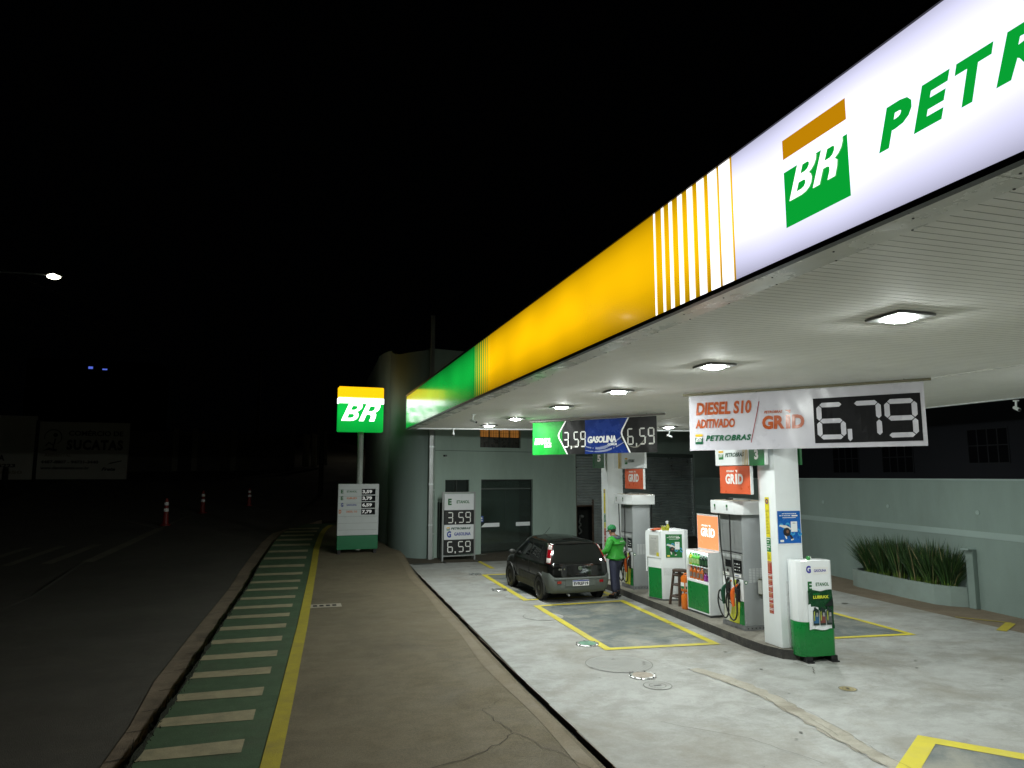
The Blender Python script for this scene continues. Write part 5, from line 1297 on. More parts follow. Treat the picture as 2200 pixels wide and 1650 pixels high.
conc_c = apron_m
cover(4.91, 11.9, .20, 'cap', 'green-topped metal tank cap on the corner of the empty yellow bay', mat('cap_green_paint', (.11, .24, .165), rough=.45, var=.25, vs=7))
cover(4.92, 9.83, .20, 'cap', 'shiny metal tank cap between the large round hatch and the small cover', mat('cap_worn', (.30, .26, .215), rough=.5, var=.2, metal=.4))
cover(5.03, 18.04, .20, 'cap', 'shiny metal tank cap beside the parked car on the yellow line', metal_c)
cover(5.12, 21.05, .18, 'cap', 'metal tank cap at the far corner of the bay, ahead of the car', metal_c)
cover(4.88, 10.56, .52, 'hatch', 'large round hatch with a grid pattern in the near forecourt', mat('hatch_concrete', (.335, .342, .325), rough=.7, var=.05))
cover(4.99, 14.45, .43, 'ring', 'round concrete hatch crossed by the yellow line of the empty bay', conc_c)
cover(5.3, 16.95, .42, 'ring', 'round concrete hatch behind the parked car', conc_c)
cover(4.95, 19.3, .40, 'ring', 'round concrete hatch left of the front of the car', conc_c)
cover(4.9, 9.34, .20, 'small', 'small double-ringed drain cover, nearest of the covers', conc_c)
cover(7.33, 8.46, .12, 'small', 'small yellowish cover right of the mortar strip', mat('cover_yellowish', (.27, .23, .11), rough=.7, var=.2))
t = thing('inspection_grate', 'small rectangular concrete grate in the pavement by the yellow line', 'grate', (.68, 17.0, .006), 0)
b = MB(); b.rect(-.35, -.22, .35, .22, .004, mat('grate_pale', (.36, .32, .25), rough=.8, var=.15)); b.obj('frame', t)
b = MB()
for i in range(4): b.rect(-.27 + i * .14, -.1, -.18 + i * .14, .1, .008, black_m)
b.obj('slots', t)
t = thing('drain_grate', 'small dark steel grate in the concrete by the rounded corner', 'grate', (4.05, 24.0, .006), 0)
b = MB(); b.rect(-.35, -.16, .35, .16, .004, mat('grate_dark', (.09, .10, .09), rough=.6)); b.obj('frame', t)
b = MB()
for i in range(9): b.rect(-.3 + i * .07, -.13, -.27 + i * .07, .13, .007, black_m)
b.obj('slots', t)
# ------------------------------------------------------------------ street: delineator posts, hoarding, lamps, poles
def bollard(x, y, s, lab):
    t = thing('traffic_post', lab, 'traffic post', (x, y, ramp(y) - .115), 0, 'red and white traffic posts on the street')
    rd = mat('post_red', (.22, .015, .012), rough=.5); wt = mat('post_white', (.85, .85, .85), rough=.3)
    b = MB(); b.lathe([(.19 * s, 0), (.19 * s, .04 * s), (.12 * s, .06 * s), (.06 * s, .95 * s), (.045 * s, 1.02 * s)], rd, n=14); b.obj('post_body', t, smooth=40)
    for z in (.52, .76):
        b = MB(); b.lathe([((.108 - .062 * (z - .4)) * s, z * s), ((.100 - .062 * (z - .4)) * s, (z + .12) * s)], wt, n=14); b.obj('reflective_band', t, smooth=40)
    return t
bollard(-5.19, 32.5, 1.08, 'nearest red traffic post with two white bands, by the end of the white line')
bollard(-4.19, 35.8, 1.0, 'middle red traffic post with two white bands on the dark street')
bollard(-2.33, 38.1, .85, 'farthest and smallest red traffic post on the dark street')
hz = ramp(51) - .1
hd = thing('sign_wall', 'long white street wall painted with scrapyard lettering, left end of the street', 'wall', (-18.6, 51.0, hz), 0)
hm = mat('hoarding_white', (.50, .49, .42), rough=.8, var=.08, vs=.6, dirt=.3, dirtcol=(.25, .24, .2))
hk = mat('hoarding_ink', (.02, .02, .018), rough=.8)
b = MB(); b.box(-8, 2.75, 0, .2, .0, 3.95, hm); b.obj('left_panel', hd)
b = MB(); b.box(2.95, 8.0, 0, .2, .02, 3.62, hm); b.obj('right_panel', hd)
b = MB(); b.box(2.751, 2.949, -.04, .2, 0, 3.7, hk); b.obj('pier', hd)
b = MB(); b.frame((2.95, 0, 0), (1, 0, 0), (0, 0, 1))
b.text('COMÉRCIO DE', 1.62, 2.75, 3.1, .40, hk, bold=.015); b.text('SUCATAS', 1.55, 1.85, 3.2, .66, hk, bold=.04, sp=1.15); b.text('AMBIENTAL', .35, 1.42, 1.5, .22, mat('hoarding_faint', (.3, .28, .2), rough=.8)); b.text('4487-8807 - 94731-3440', .2, 1.0, 3.2, .2, hk, bold=.02); b.text('www.diambiental.com.br', .2, .64, 2.7, .18, hk, bold=.015)
b.text('Frete', 3.6, .55, .8, .22, hk, shear=.3, bold=.03); b.poly([(3.9, .95), (4.7, 1.15), (4.75, 1.22), (4.1, 1.08)], .003, hk); b.obj('lettering', hd)
b = MB(); b.frame((2.95, 0, 0), (1, 0, 0), (0, 0, 1))
for i in range(22):
    a = math.pi * (-.35 + 1.45 * i / 22); a2 = math.pi * (-.35 + 1.45 * (i + 1) / 22); c = (.78, 2.65); w = .035 + .03 * math.sin(math.pi * i / 22)
    b.poly([(c[0] + .5 * math.cos(a), c[1] + .5 * math.sin(a)), (c[0] + .5 * math.cos(a2), c[1] + .5 * math.sin(a2)), (c[0] + (.5 - w) * math.cos(a2), c[1] + (.5 - w) * math.sin(a2)), (c[0] + (.5 - w) * math.cos(a), c[1] + (.5 - w) * math.sin(a))], .003, hk)
b.disc((.90, 2.78, .003), .13, hk); b.poly([(.86, 2.55), (.95, 2.55), (.84, 1.85), (.76, 1.85)], .004, hk); b.poly([(.35, 2.1), (.55, 2.36), (.8, 2.2), (.78, 2.12), (.56, 2.26), (.42, 2.08)], .003, hk); b.poly([(.2, 1.75), (.5, 1.85), (1.0, 1.75), (1.05, 1.9), (.7, 1.95), (.6, 2.0)], .0035, hk); b.obj('emblem', hd)
b = MB(); b.frame((0, 0, 0), (1, 0, 0), (0, 0, 1)); b.text('COMPLETA', -.9, 1.15, 2.1, .38, hk, bold=.03); b.text('94498-5223', -.5, .75, 2.3, .22, hk); b.text('94731-8450', -.6, .35, 2.8, .2, MATS['hoarding_faint']); b.rect(-1.0, 1.8, .5, 1.95, .003, MATS['hoarding_faint']); b.obj('lettering', hd)
t = thing('dark_post', 'short dark post standing before the white painted wall', 'post', (-16.0, 47.2, ramp(47.2) - .1))
b = MB(); b.lathe([(.22, 0), (.16, .1), (.15, 1.0), (.1, 1.1)], hk, n=12); b.obj('post_body', t, smooth=40)
t = thing('street_wall', 'long dark wall with pale piers along the far side of the street', 'wall', (-13.5, 56.5, ramp(56.5) - .15), R(9))
b = MB(); b.box(0, 13.2, 0, .25, 0, 3.0, mat('far_dark_wall', (.09, .085, .07), rough=.9, var=.3, vs=1.2, dirt=.5)); b.obj('wall', t)
for x in (4.6, 5.9, 8.6, 12.9):
    b = MB(); b.box(x, x + .38, -.12, -.001, 0, 3.25, mat('far_pier', (.2, .19, .15), rough=.9, var=.2)); b.obj('pier', t)
b = MB(); b.box(5.0, 5.88, -.06, -.001, .05, 2.7, hk); b.obj('gate', t)
# panels by the side street
for i, (x, y, z0, z1, wd_) in enumerate(((.25, 61.4, .0, 2.75, .55), (.95, 61.0, -.1, 2.8, .42), (1.42, 60.6, .2, 3.15, .8))):
    t = thing('gate_panel', ['low pale gate panel, left of three beside the totem', 'narrow pale gate panel, middle of three beside the totem', 'tallest pale gate panel, right of three beside the totem'][i], 'gate', (x, y, ramp(y) - .1), .35, 'pale gate panels up the street')
    b = MB(); b.prism([(0, z0), (wd_, z0), (wd_, z1 - .14), (0, z1)], 0, .12, mat('gate_pale', (.42, .41, .33), rough=.8, var=.15, vs=1.5))
    b.v = [(p[0], p[2], p[1]) for p in b.v]; b.obj('panel', t)
    b = MB(); b.box(wd_ * .45, wd_ * .5, -.02, -.001, z0 + .1, z1 - .3, MATS['hoarding_faint']); b.obj('panel_joint', t)
far = [(-3, 110), (3.3, 97), (7.3, 75), (11, 62)]
b = MB()
for (a, c), (d, e) in zip(far[:-1], far[1:]): b.add([(a, c, ramp(c) - .1), (d, e, ramp(e) - .1), (d, e, ramp(e) + .45), (a, c, ramp(c) + .45), (a + .4, c + .3, ramp(c) + .45), (d + .4, e + .3, ramp(e) + .45)], [[0, 1, 2, 3], [3, 2, 5, 4]], mat('far_wall', (.34, .28, .2), rough=.85, var=.2, vs=.6))
o = b.obj('roadside_wall'); tag(o, 'low pale wall following the dark side street up the hill', 'wall')
def street_lamp(x, y, z, arm, lab, es, r, rz=0., spot=0.):
    zz = ramp(y) - .1
    t = thing('street_lamp', lab, 'street lamp', (x + arm, y, zz), rz, 'street lamps')
    b = MB(); H = z - zz
    b.cyl((0, 0, 0), (0, 0, H - .5), .09, galv, r1=.06, n=12); b.tube([(0, 0, H - .55), (-arm * .2, 0, H - .12), (-arm * .55, 0, H + .06), (-arm * .92, 0, H + .06)], .035, galv, n=8, smooth=2); b.obj('pole', t, smooth=50)
    b = MB(); b.X = Matrix.Translation((-arm, 0, H + .05)); b.prism([(-.32, -.09), (.3, -.13), (.34, .0), (.3, .13), (-.32, .09)], -.03, .05, steel, bev=.02); b.obj('lamp_head', t, smooth=35)
    b = MB(); b.ball((-arm, 0, H - .0), r, mat('street_bulb_%d' % es, (.8, .8, .8), emit=(1.0, .93, .72), es=es), n=12, sx=1.25, sy=.8, sz=.55); b.obj('bulb', t, smooth=60)
street_lamp(-10.4, 34, 11.4, -4.0, 'lit street lamp on a curved arm, upper left of the street', 6, .22)
street_lamp(6.1, 70, 11.3, 2.2, 'small distant street lamp glowing just above the totem emblem', 60, .22)
t = thing('utility_pole', 'thin dark utility pole left of the totem', 'utility pole', (1.2, 42, ramp(42) - .1))
b = MB(); b.cyl((0, 0, 0), (0, 0, 8.5), .14, hk, r1=.09, n=10); b.obj('pole_shaft', t, smooth=40)
b = MB(); b.box(-1.0, 1.0, -.06, .06, 7.9, 8.02, hk); b.obj('crossarm', t)
t = thing('utility_pole', 'dark utility pole at the bend behind the red posts', 'utility pole', (-3.3, 60, ramp(60) - .1))
b = MB(); b.cyl((0, 0, 0), (0, 0, 9.5), .15, hk, r1=.1, n=10); b.obj('pole_shaft', t, smooth=40)
b = MB(); b.box(-1.0, 1.0, -.06, .06, 8.9, 9.02, hk); b.obj('crossarm', t)
cab_m = mat('cable_grey', (.12, .115, .10), rough=.7)
for k, (a, c) in enumerate((((-4.2, 60, 12.3), (-24, 40, 17.5)), ((-3.0, 60, 12.3), (-24, 42, 15.2)), ((-2.5, 60, 12.2), (-26, 44, 13.4)))):
    b = MB(); a = Vector(a); c = Vector(c); b.tube([a.lerp(c, i / 14) - Vector((0, 0, 4 * .9 * (i / 14) * (1 - i / 14))) for i in range(15)], .018, cab_m, n=5)
    tag(b.obj('power_cable'), 'sagging power cable across the dark sky, %s of three' % ('topmost', 'middle', 'lowest')[k], 'cable', 'power cables over the street')
t = thing('distant_house', 'black distant house with two tiny blue-lit windows on the hill', 'house', (-30.2, 120, ramp(120) - 1.6))
b = MB(); b.box(-9, 9, 0, 8, 0, 12.5, mat('house_black', (.012, .012, .014), rough=.9)); b.obj('wall', t)
blu = mat('blue_lit', (.02, .02, .05), emit=(.10, .16, .75), es=.9, var=.5, vs=3)
for x0_, x1_, z0_, z1_ in ((-.9, -.3, 11.2, 11.55), (1.0, 1.65, 11.1, 11.3)):
    b = MB(); b.box(x0_, x1_, -.05, -.001, z0_, z1_, blu); b.obj('lit_window', t)
# ------------------------------------------------------------------ parked hatchback (local y forward, x right)
paint = mat('car_black_paint', (.006, .0065, .006), rough=.10, var=.1, vs=3, coat=.35, spec=.35, dirt=.04, dirtcol=(.05, .052, .045))
paint_d = mat('car_black_dusty', (.008, .009, .008), rough=.2, var=.2, vs=2, coat=.0, spec=.35, dirt=.2, dirtcol=(.018, .02, .017))
clad = mat('car_grey_plastic', (.10, .115, .105), rough=.5, var=.1, vs=4)
clad_d = mat('car_dark_plastic', (.02, .022, .02), rough=.55, var=.15)
cglass = mat('car_glass', (.008, .010, .009), rough=.03, var=.05, rv=.01, coat=.0, spec=.45)
lamp_r = mat('tail_red', (.26, .004, .01), rough=.12, coat=1., var=.1)
lamp_w = mat('tail_clear', (.62, .58, .55), rough=.15, coat=1., var=.25, vs=30)
chrome = mat('chrome', (.75, .75, .75), rough=.12, metal=1.)
Wd = [0, .66, .765, .81, .815, .795, .66, .53, 0]
Zb = [.24, .21, .31, .56, .80, .97, 1.345, 1.445, 1.50]
yr = [-1.70, -1.79, -1.86, -1.885, -1.85, -1.81, -1.62, -1.53, -1.42]
zr = [.26, .25, .33, .56, .80, .97, 1.335, 1.41, 1.445]
ST = []
def st(y, kx=1., z=None, w=None):
    w = w or Wd; z = z or Zb
    ST.append([(w[j] * kx, y[j] if isinstance(y, list) else y, z[j]) for j in range(9)])
st(yr, 0., zr)
st([v + .006 for v in yr], .60, zr)
st([v + .055 for v in yr], .925, [z + .004 for z in zr])
st([v + .22 for v in yr], .992, [(a + b) / 2 for a, b in zip(zr, Zb)])
st(-1.12)
st(-.40, 1., [.24, .20, .30, .56, .80, .965, 1.36, 1.462, 1.52])
st([.62, .62, .62, .62, .66, .76, .28, .27, .28], 1., [.24, .20, .30, .56, .79, .955, 1.33, 1.43, 1.468])
st([1.0, 1.0, 1.0, 1.0, 1.0, 1.0, 1.02, 1.08, 1.12], 1., [.24, .21, .31, .56, .76, .90, .955, .985, 1.0], [0, .66, .765, .81, .81, .775, .66, .44, 0])
st(1.40, 1., [.24, .21, .31, .54, .72, .83, .88, .91, .93], [0, .66, .76, .80, .80, .765, .63, .40, 0])
st([1.72] * 5 + [1.70, 1.68, 1.68, 1.68], .95, [.24, .22, .31, .50, .64, .74, .79, .82, .84], [0, .66, .76, .79, .78, .74, .60, .38, 0])
st([1.82] * 3 + [1.84, 1.83, 1.80, 1.78, 1.78, 1.78], .80, [.25, .24, .32, .48, .60, .68, .72, .74, .75], [0, .66, .76, .79, .78, .74, .60, .38, 0])
st([1.86] * 3 + [1.89, 1.88, 1.86, 1.84, 1.84, 1.84], 0., [.25, .24, .32, .48, .60, .68, .72, .74, .75])
def cr(p0, p1, p2, p3, t):
    return tuple(.5 * (2 * b + (c - a) * t + (2 * a - 5 * b + 4 * c - d) * t * t + (3 * b - a - 3 * c + d) * t ** 3) for a, b, c, d in zip(p0, p1, p2, p3))
def body_pt(s, t):
    """a point of the right half of the shell; negative s gives the mirrored left half"""
    sg = -1 if s < 0 else 1; s = abs(s)
    def row(i):
        i = max(0, min(len(ST) - 1, i)); r_ = ST[i]; j = min(int(t), 7); f = t - j
        g = lambda k: r_[k] if 0 <= k <= 8 else (tuple(2 * r_[0][q] - r_[1][q] for q in range(3)) if k < 0 else (-r_[7][0], r_[7][1], r_[7][2]))
        return cr(g(j - 1), g(j), g(j + 1), g(j + 2), f)
    i = min(int(s), len(ST) - 2); f = s - i
    a = row(i - 1) if i > 0 else tuple(v if k else -v for k, v in enumerate(row(1)))
    d = row(i + 2) if i + 2 < len(ST) else tuple(v if k else -v for k, v in enumerate(row(len(ST) - 2)))
    p = cr(a, row(i), row(i + 1), d, f)
    return Vector((sg * max(0, p[0]), p[1], p[2]))
def body_off(s, t, off):
    e = .02; s1, s0 = s + e, s - e; t1, t0 = min(8, t + e), max(0, t - e)
    n = (body_pt(s1, t) - body_pt(s0, t)).cross(body_pt(s, t1) - body_pt(s, t0))
    if n.length < 1e-9: return body_pt(s, t)
    return body_pt(s, t) + n.normalized() * off
car = thing('hatchback_car', 'small dusty black hatchback parked at the pump with grey plastic rear bumper', 'car', (6.28, 17.48, .01), R(1.5))
car.scale = (.94, .94, .94)
def patch(name, s0, s1, t0, t1, off, m, ns=8, nt=6, parent=None, both=False, tf=None):
    for k in ((1, -1) if both else (1,)):
        b = MB(); vs = []
        for i in range(ns + 1):
            for j in range(nt + 1):
                s = s0 + (s1 - s0) * i / ns; tt_ = t0 + (t1 - t0) * j / nt
                if tf: s, tt_ = tf(i / ns, j / nt)
                p = body_off(s, tt_, off); vs.append((p.x * k, p.y, p.z))
        fs = [[i * (nt + 1) + j, (i + 1) * (nt + 1) + j, (i + 1) * (nt + 1) + j + 1, i * (nt + 1) + j + 1] for i in range(ns) for j in range(nt)]
        b.add(vs, fs if k > 0 else [f[::-1] for f in fs], m); o = b.obj(name, parent or car, smooth=50)
    return o
b = MB(); NS, NT = 6, 5; n_t = 8 * NT
for sg in (1, -1):
    vs = []; rows = (len(ST) - 1) * NS
    for i in range(rows + 1):
        for j in range(n_t + 1): vs.append(body_pt(sg * max(i / NS, 1e-6), j / NT))
    for nm in ('p', 'd'):
        fs = []
        for i in range(rows):
            for j in range(n_t):
                s = (i + .5) / NS; t = (j + .5) / NT
                dust = s > 3.2 and t < 6.2
                if (nm == 'd') != dust: continue
                f = [i * (n_t + 1) + j, (i + 1) * (n_t + 1) + j, (i + 1) * (n_t + 1) + j + 1, i * (n_t + 1) + j + 1]
                fs.append(f if sg > 0 else f[::-1])
        b.add(vs, fs, paint if nm == 'p' else paint_d)
o = b.obj('car_body', car)
bm = bmesh.new(); bm.from_mesh(o.data); bmesh.ops.remove_doubles(bm, verts=bm.verts, dist=1e-4); bm.normal_update(); bm.to_mesh(o.data); bm.free()
o.data.polygons.foreach_set("use_smooth", [True] * len(o.data.polygons)); o.data.set_sharp_from_angle(angle=R(40))
# grey bumper shell wrapping the rear corners, sill panels
b = MB(); vs = []; fs = []; n = 40; m_ = 8
for i in range(n + 1):
    s = -3.55 + 7.1 * i / n
    top = 3.22 + (.42 * max(0, min(1, (abs(s) - 1.55) / .6)))
    for j in range(m_ + 1): vs.append(body_off(s if abs(s) > 1e-3 else 1e-3, .9 + (top - .9) * j / m_, .022 - .018 * (j == m_) * 1.))
fs = [[i * (m_ + 1) + j, (i + 1) * (m_ + 1) + j, (i + 1) * (m_ + 1) + j + 1, i * (m_ + 1) + j + 1] for i in range(n) for j in range(m_)]
b.add(vs, fs, clad); b.obj('rear_bumper', car, smooth=50)
b = MB(); vs = []
for i in range(25):
    s = -1.62 + 3.24 * i / 24
    for j in range(4): vs.append(body_off(s if abs(s) > 1e-3 else 1e-3, 2.98 + .2 * j / 3, .026 + .02 * math.sin(math.pi * j / 3)))
b.add(vs, [[i * 4 + j, (i + 1) * 4 + j, (i + 1) * 4 + j + 1, i * 4 + j + 1] for i in range(24) for j in range(3)], clad); b.obj('bumper_step', car, smooth=60)
patch('sill', 3.9, 6.6, 1.2, 2.35, .016, clad_d, 14, 4, both=True)
patch('door_panel', 4.35, 5.85, 2.35, 3.05, .012, clad_d, 12, 4, both=True)
# tailgate, windows
def sym(name, s1, t0, t1, off, m, ns=16, nt=8, rnd=.35):
    b = MB(); vs = []
    for i in range(ns + 1):
        q = -1 + 2 * i / ns
        for j in range(nt + 1):
            f = j / nt; c = 1 - rnd * .35 * (abs(2 * f - 1) ** 6)
            s = q * s1 * c; s = s if abs(s) > 1e-3 else 1e-3
            vs.append(body_off(s, t0 + (t1 - t0) * f, off))
    b.add(vs, [[i * (nt + 1) + j, (i + 1) * (nt + 1) + j, (i + 1) * (nt + 1) + j + 1, i * (nt + 1) + j + 1] for i in range(ns) for j in range(nt)], m)
    return b.obj(name, car, smooth=50)
sym('tailgate', 1.93, 3.30, 6.35, .007, paint, 18, 12)
sym('rear_window', 1.72, 4.98, 6.12, .012, cglass, 16, 8, .5)
sym('spoiler', 1.75, 6.30, 6.75, .028, paint, 14, 3)
patch('front_side_window', 5.06, 5.93, 5.13, 5.93, .006, cglass, 8, 6, both=True)
patch('rear_side_window', 4.02, 4.94, 5.13, 5.93, .006, cglass, 8, 6, both=True)
patch('windscreen', 6.12, 6.93, 6.05, 8., .006, cglass, 8, 8, both=True)
for s, t0, t1, w_ in ((5.0, 2.2, 5.98, .016), (3.98, 3.7, 5.98, .014), (6.05, 2.2, 5.0, .016)): patch('door_gap', s - w_, s + w_, t0, t1, .004, black_m, 1, 12, both=True)
# tail lamps: clear, red, clear
for nm, t0, t1, m in (('clear_lens', 5.62, 6.08, lamp_w), ('red_lens', 5.12, 5.60, lamp_r), ('clear_lens', 4.62, 5.10, lamp_w)):
    for k in (1, -1):
        if nm == 'clear_lens' and t0 > 5.5: tl = {} if k == 1 else tl
        pass
for k in (1, -1):
    tl = thing('x', None, None); tl.name = 'tail_lamp'; tl.parent = car
    for nm, t0, t1, m, a0, a1 in (('red_housing', 4.86, 6.14, lamp_r, 1.90, 2.96), ('clear_lens', 5.72, 6.06, lamp_w, 1.98, 2.80), ('clear_lens', 4.93, 5.28, lamp_w, 1.98, 2.86)):
        b = MB(); vs = []; off = .016 if 'red' in nm else .024
        for i in range(7):
            for j in range(7):
                f = j / 6; g = i / 6; e = off - .012 * (max(abs(2 * f - 1), abs(2 * g - 1)) ** 6)
                p = body_off(a0 + (a1 - a0) * g, t0 + (t1 - t0) * f, e); vs.append((p.x * k, p.y, p.z))
        fs = [[i * 7 + j, (i + 1) * 7 + j, (i + 1) * 7 + j + 1, i * 7 + j + 1] for i in range(6) for j in range(6)]
        b.add(vs, fs if k > 0 else [f[::-1] for f in fs], m); b.obj(nm, tl, smooth=60)
    patch('headlamp', 9.15, 9.95, 4.55, 5.75, .012, lamp_w, 6, 5) if k == 1 else None
patch('headlamp', -9.95, -9.15, 4.55, 5.75, -.012, lamp_w, 6, 5)
for k in (1, -1):
    b = MB(); b.box(k * .56 - .055, k * .56 + .055, -1.912, -1.86, .47, .535, lamp_r, bev=.008); b.obj('reflector', car)
    b = MB(); b.ball((k * .905, .74, 1.0), .1, clad_d, sx=1.05, sy=.55, sz=.72); b.tube([(k * .78, .78, .96), (k * .86, .76, .97)], .025, clad_d); b.obj('wing_mirror', car, smooth=50)
    for y0 in (-.98, -.14):
        b = MB(); p0_ = body_off(4.28 if y0 < -.5 else 5.12, 4.55, .01); b.tube([(k * (p0_.x + .005), y0, .86), (k * (p0_.x + .03), y0 + .03, .865), (k * (p0_.x + .03), y0 + .15, .865), (k * (p0_.x + .005), y0 + .18, .86)], .012, paint, n=8); b.obj('door_handle', car, smooth=50)
b = MB(); b.box(-.40, .40, -1.915, -1.87, .40, .575, clad, bev=.01); b.obj('plate_recess', car)
b = MB(); b.box(-.215, .215, -1.928, -1.917, .41, .55, mat('plate_white', (.72, .73, .73), rough=.4), bev=.003); b.frame((-.215, -1.928, .41), (1, 0, 0), (0, 0, 1)); b.rect(.004, .108, .426, .137, .001, mat('plate_blue', (.02, .04, .22), rough=.4)); b.text('EVR5F19', .02, .016, .39, .08, mat('plate_ink', (.03, .03, .035), rough=.5), z=.0015, bold=.03); b.obj('number_plate', car)
b = MB(); b.frame((-.06, -1.865, .775), (1, 0, 0), (0, 0, 1)); b.disc((.06, .05, .012), .05, chrome, n=20, r0=.035); b.disc((.06, .05, .010), .036, mat('emblem_dark', (.15, .14, .14), rough=.3, metal=.7), n=20); b.rect(.03, .035, .09, .065, .013, chrome); b.obj('emblem', car)
b = MB(); b.frame((-.56, -1.852, .79), (1, 0, 0), (0, 0, 1)); [b.rect(i * .045, 0, i * .045 + .033, .036, .014, chrome) for i in (0, 1, 3)]; b.obj('badge', car)
b = MB(); b.box(-.12, .12, -1.90, -1.86, .66, .685, blk, bev=.006); b.obj('tailgate_grip', car)
b = MB(); b.cyl((-.2, .16, 1.475), (-.19, .12, 1.50), .018, blk, n=8); b.tube([(-.19, .12, 1.49), (-.10, -.10, 1.70)], .0045, blk, n=5); b.obj('antenna', car)
b = MB(); b.tube([(.25, -1.74, 1.05), (-.08, -1.76, 1.02), (-.3, -1.755, 1.04)], .012, blk, n=6); b.obj('rear_wiper', car)
b = MB(); b.box(-.60, .60, -1.5, 1.5, .17, .30, blk); b.cyl((-.3, -1.75, .2), (-.3, -1.88, .19), .025, steel, n=10); b.obj('underbody', car)
for sx in (-1, 1):
    for yy in (-1.18, 1.19):
        w = thing('x', None, None); w.name = 'wheel'; w.parent = car; w.location = (sx * .735, yy, .295)
        b = MB(); b.X = Matrix.Rotation(R(90) * sx, 4, 'Y')
        b.lathe([(.19, -.09), (.26, -.095), (.288, -.075), (.295, -.04), (.295, .04), (.288, .075), (.262, .095), (.205, .098), (.20, .07)], rubber, n=30); b.obj('tyre', w, smooth=40)
        b = MB(); b.X = Matrix.Rotation(R(90) * sx, 4, 'Y')
        b.lathe([(.205, .05), (.205, .088), (.185, .092), (.17, .06), (.10, .055), (.07, .085), (.03, .09)], mat('wheel_black', (.022, .023, .022), rough=.4, metal=.3), n=30)
        for i in range(10):
            a = i * math.pi / 5; b.disc((.135 * math.cos(a), .135 * math.sin(a), .0615), .022, black_m, n=8)
        b.obj('rim', w, smooth=40)
        b = MB(); ns = 26; vs = []
        for i in range(ns + 1):
            a = -R(18) + (math.pi + R(36)) * i / ns
            for rr_, xx in ((.315, .795), (.318, .832), (.37, .834), (.385, .80)): vs.append((sx * xx, yy + rr_ * math.cos(a), .295 + rr_ * math.sin(a)))
        fs = [[i * 4 + j, i * 4 + j + 1, (i + 1) * 4 + j + 1, (i + 1) * 4 + j] for i in range(ns) for j in range(3)]
        b.add(vs, fs if sx > 0 else [f[::-1] for f in fs], clad_d); b.obj('arch_cladding', car, smooth=50)
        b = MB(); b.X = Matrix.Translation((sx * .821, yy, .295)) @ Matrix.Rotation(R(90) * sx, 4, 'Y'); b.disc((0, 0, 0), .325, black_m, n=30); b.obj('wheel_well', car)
# ------------------------------------------------------------------ attendant (local y = facing direction)
at_ = thing('person', 'attendant in green jacket, green cap and navy trousers standing between car and pump', 'person', (7.43, 16.18, .012), R(34))
at_.scale = (1.04, 1.0, .945)
skin_m = mat('skin', (.30, .15, .09), rough=.5, var=.06)
jack_m = mat('jacket_green', (.028, .30, .028), rough=.55, var=.14, vs=5, bump=.9, bs=11)
jack_d = mat('jacket_hood', (.075, .10, .12), rough=.8, var=.15, bump=.6, bs=14)
trou_m = mat('trouser_navy', (.028, .032, .062), rough=.8, var=.2, vs=6, bump=.9, bs=12)
boot_m = mat('boot_black', (.012, .012, .012), rough=.45, var=.2)
def skinned(name, nodes, edges, m, parent, sub=2):
    """one continuous surface grown round connected joints: nodes = {name: (x, y, z, rx[, ry])}, the first is the root"""
    ks = list(nodes); me = bpy.data.meshes.new(name)
    me.from_pydata([nodes[k][:3] for k in ks], [(ks.index(a), ks.index(c)) for a, c in edges], [])
    o = bpy.data.objects.new(name, me); COL.objects.link(o); o.parent = parent
    md = o.modifiers.new('Skin', 'SKIN'); md.use_smooth_shade = True
    sv = me.skin_vertices[0].data
    for i, k in enumerate(ks):
        q = nodes[k]; sv[i].radius = (q[3], q[4] if len(q) > 4 else q[3]); sv[i].use_root = (i == 0)
    s_ = o.modifiers.new('Subdivision', 'SUBSURF'); s_.levels = sub; s_.render_levels = sub
    me.materials.append(m)
    return o
N = {'pelvis': (0, 0, .96, .13, .10), 'waist': (0, .0, 1.10, .12, .09), 'chest': (0, -.01, 1.34, .15, .10), 'upper': (0, .0, 1.46, .10, .075), 'neck': (0, .035, 1.54, .052), 'jaw': (0, .07, 1.60, .062, .066), 'head': (0, .085, 1.68, .078, .088), 'crown': (0, .085, 1.745, .066, .076), 'nose': (0, .19, 1.635, .013),
     'mouth': (0, .155, 1.595, .022, .018)}
E_ = [('pelvis', 'waist'), ('waist', 'chest'), ('chest', 'upper'), ('upper', 'neck'), ('neck', 'jaw'), ('jaw', 'head'), ('head', 'crown'), ('head', 'nose'), ('jaw', 'mouth')]
arm = {-1: ((-.195, .0, 1.43), (-.285, .06, 1.15), (-.23, .30, 1.07), (-.21, .375, 1.055)), 1: ((.195, .0, 1.43), (.275, .08, 1.16), (.13, .30, 1.12), (.07, .36, 1.115))}
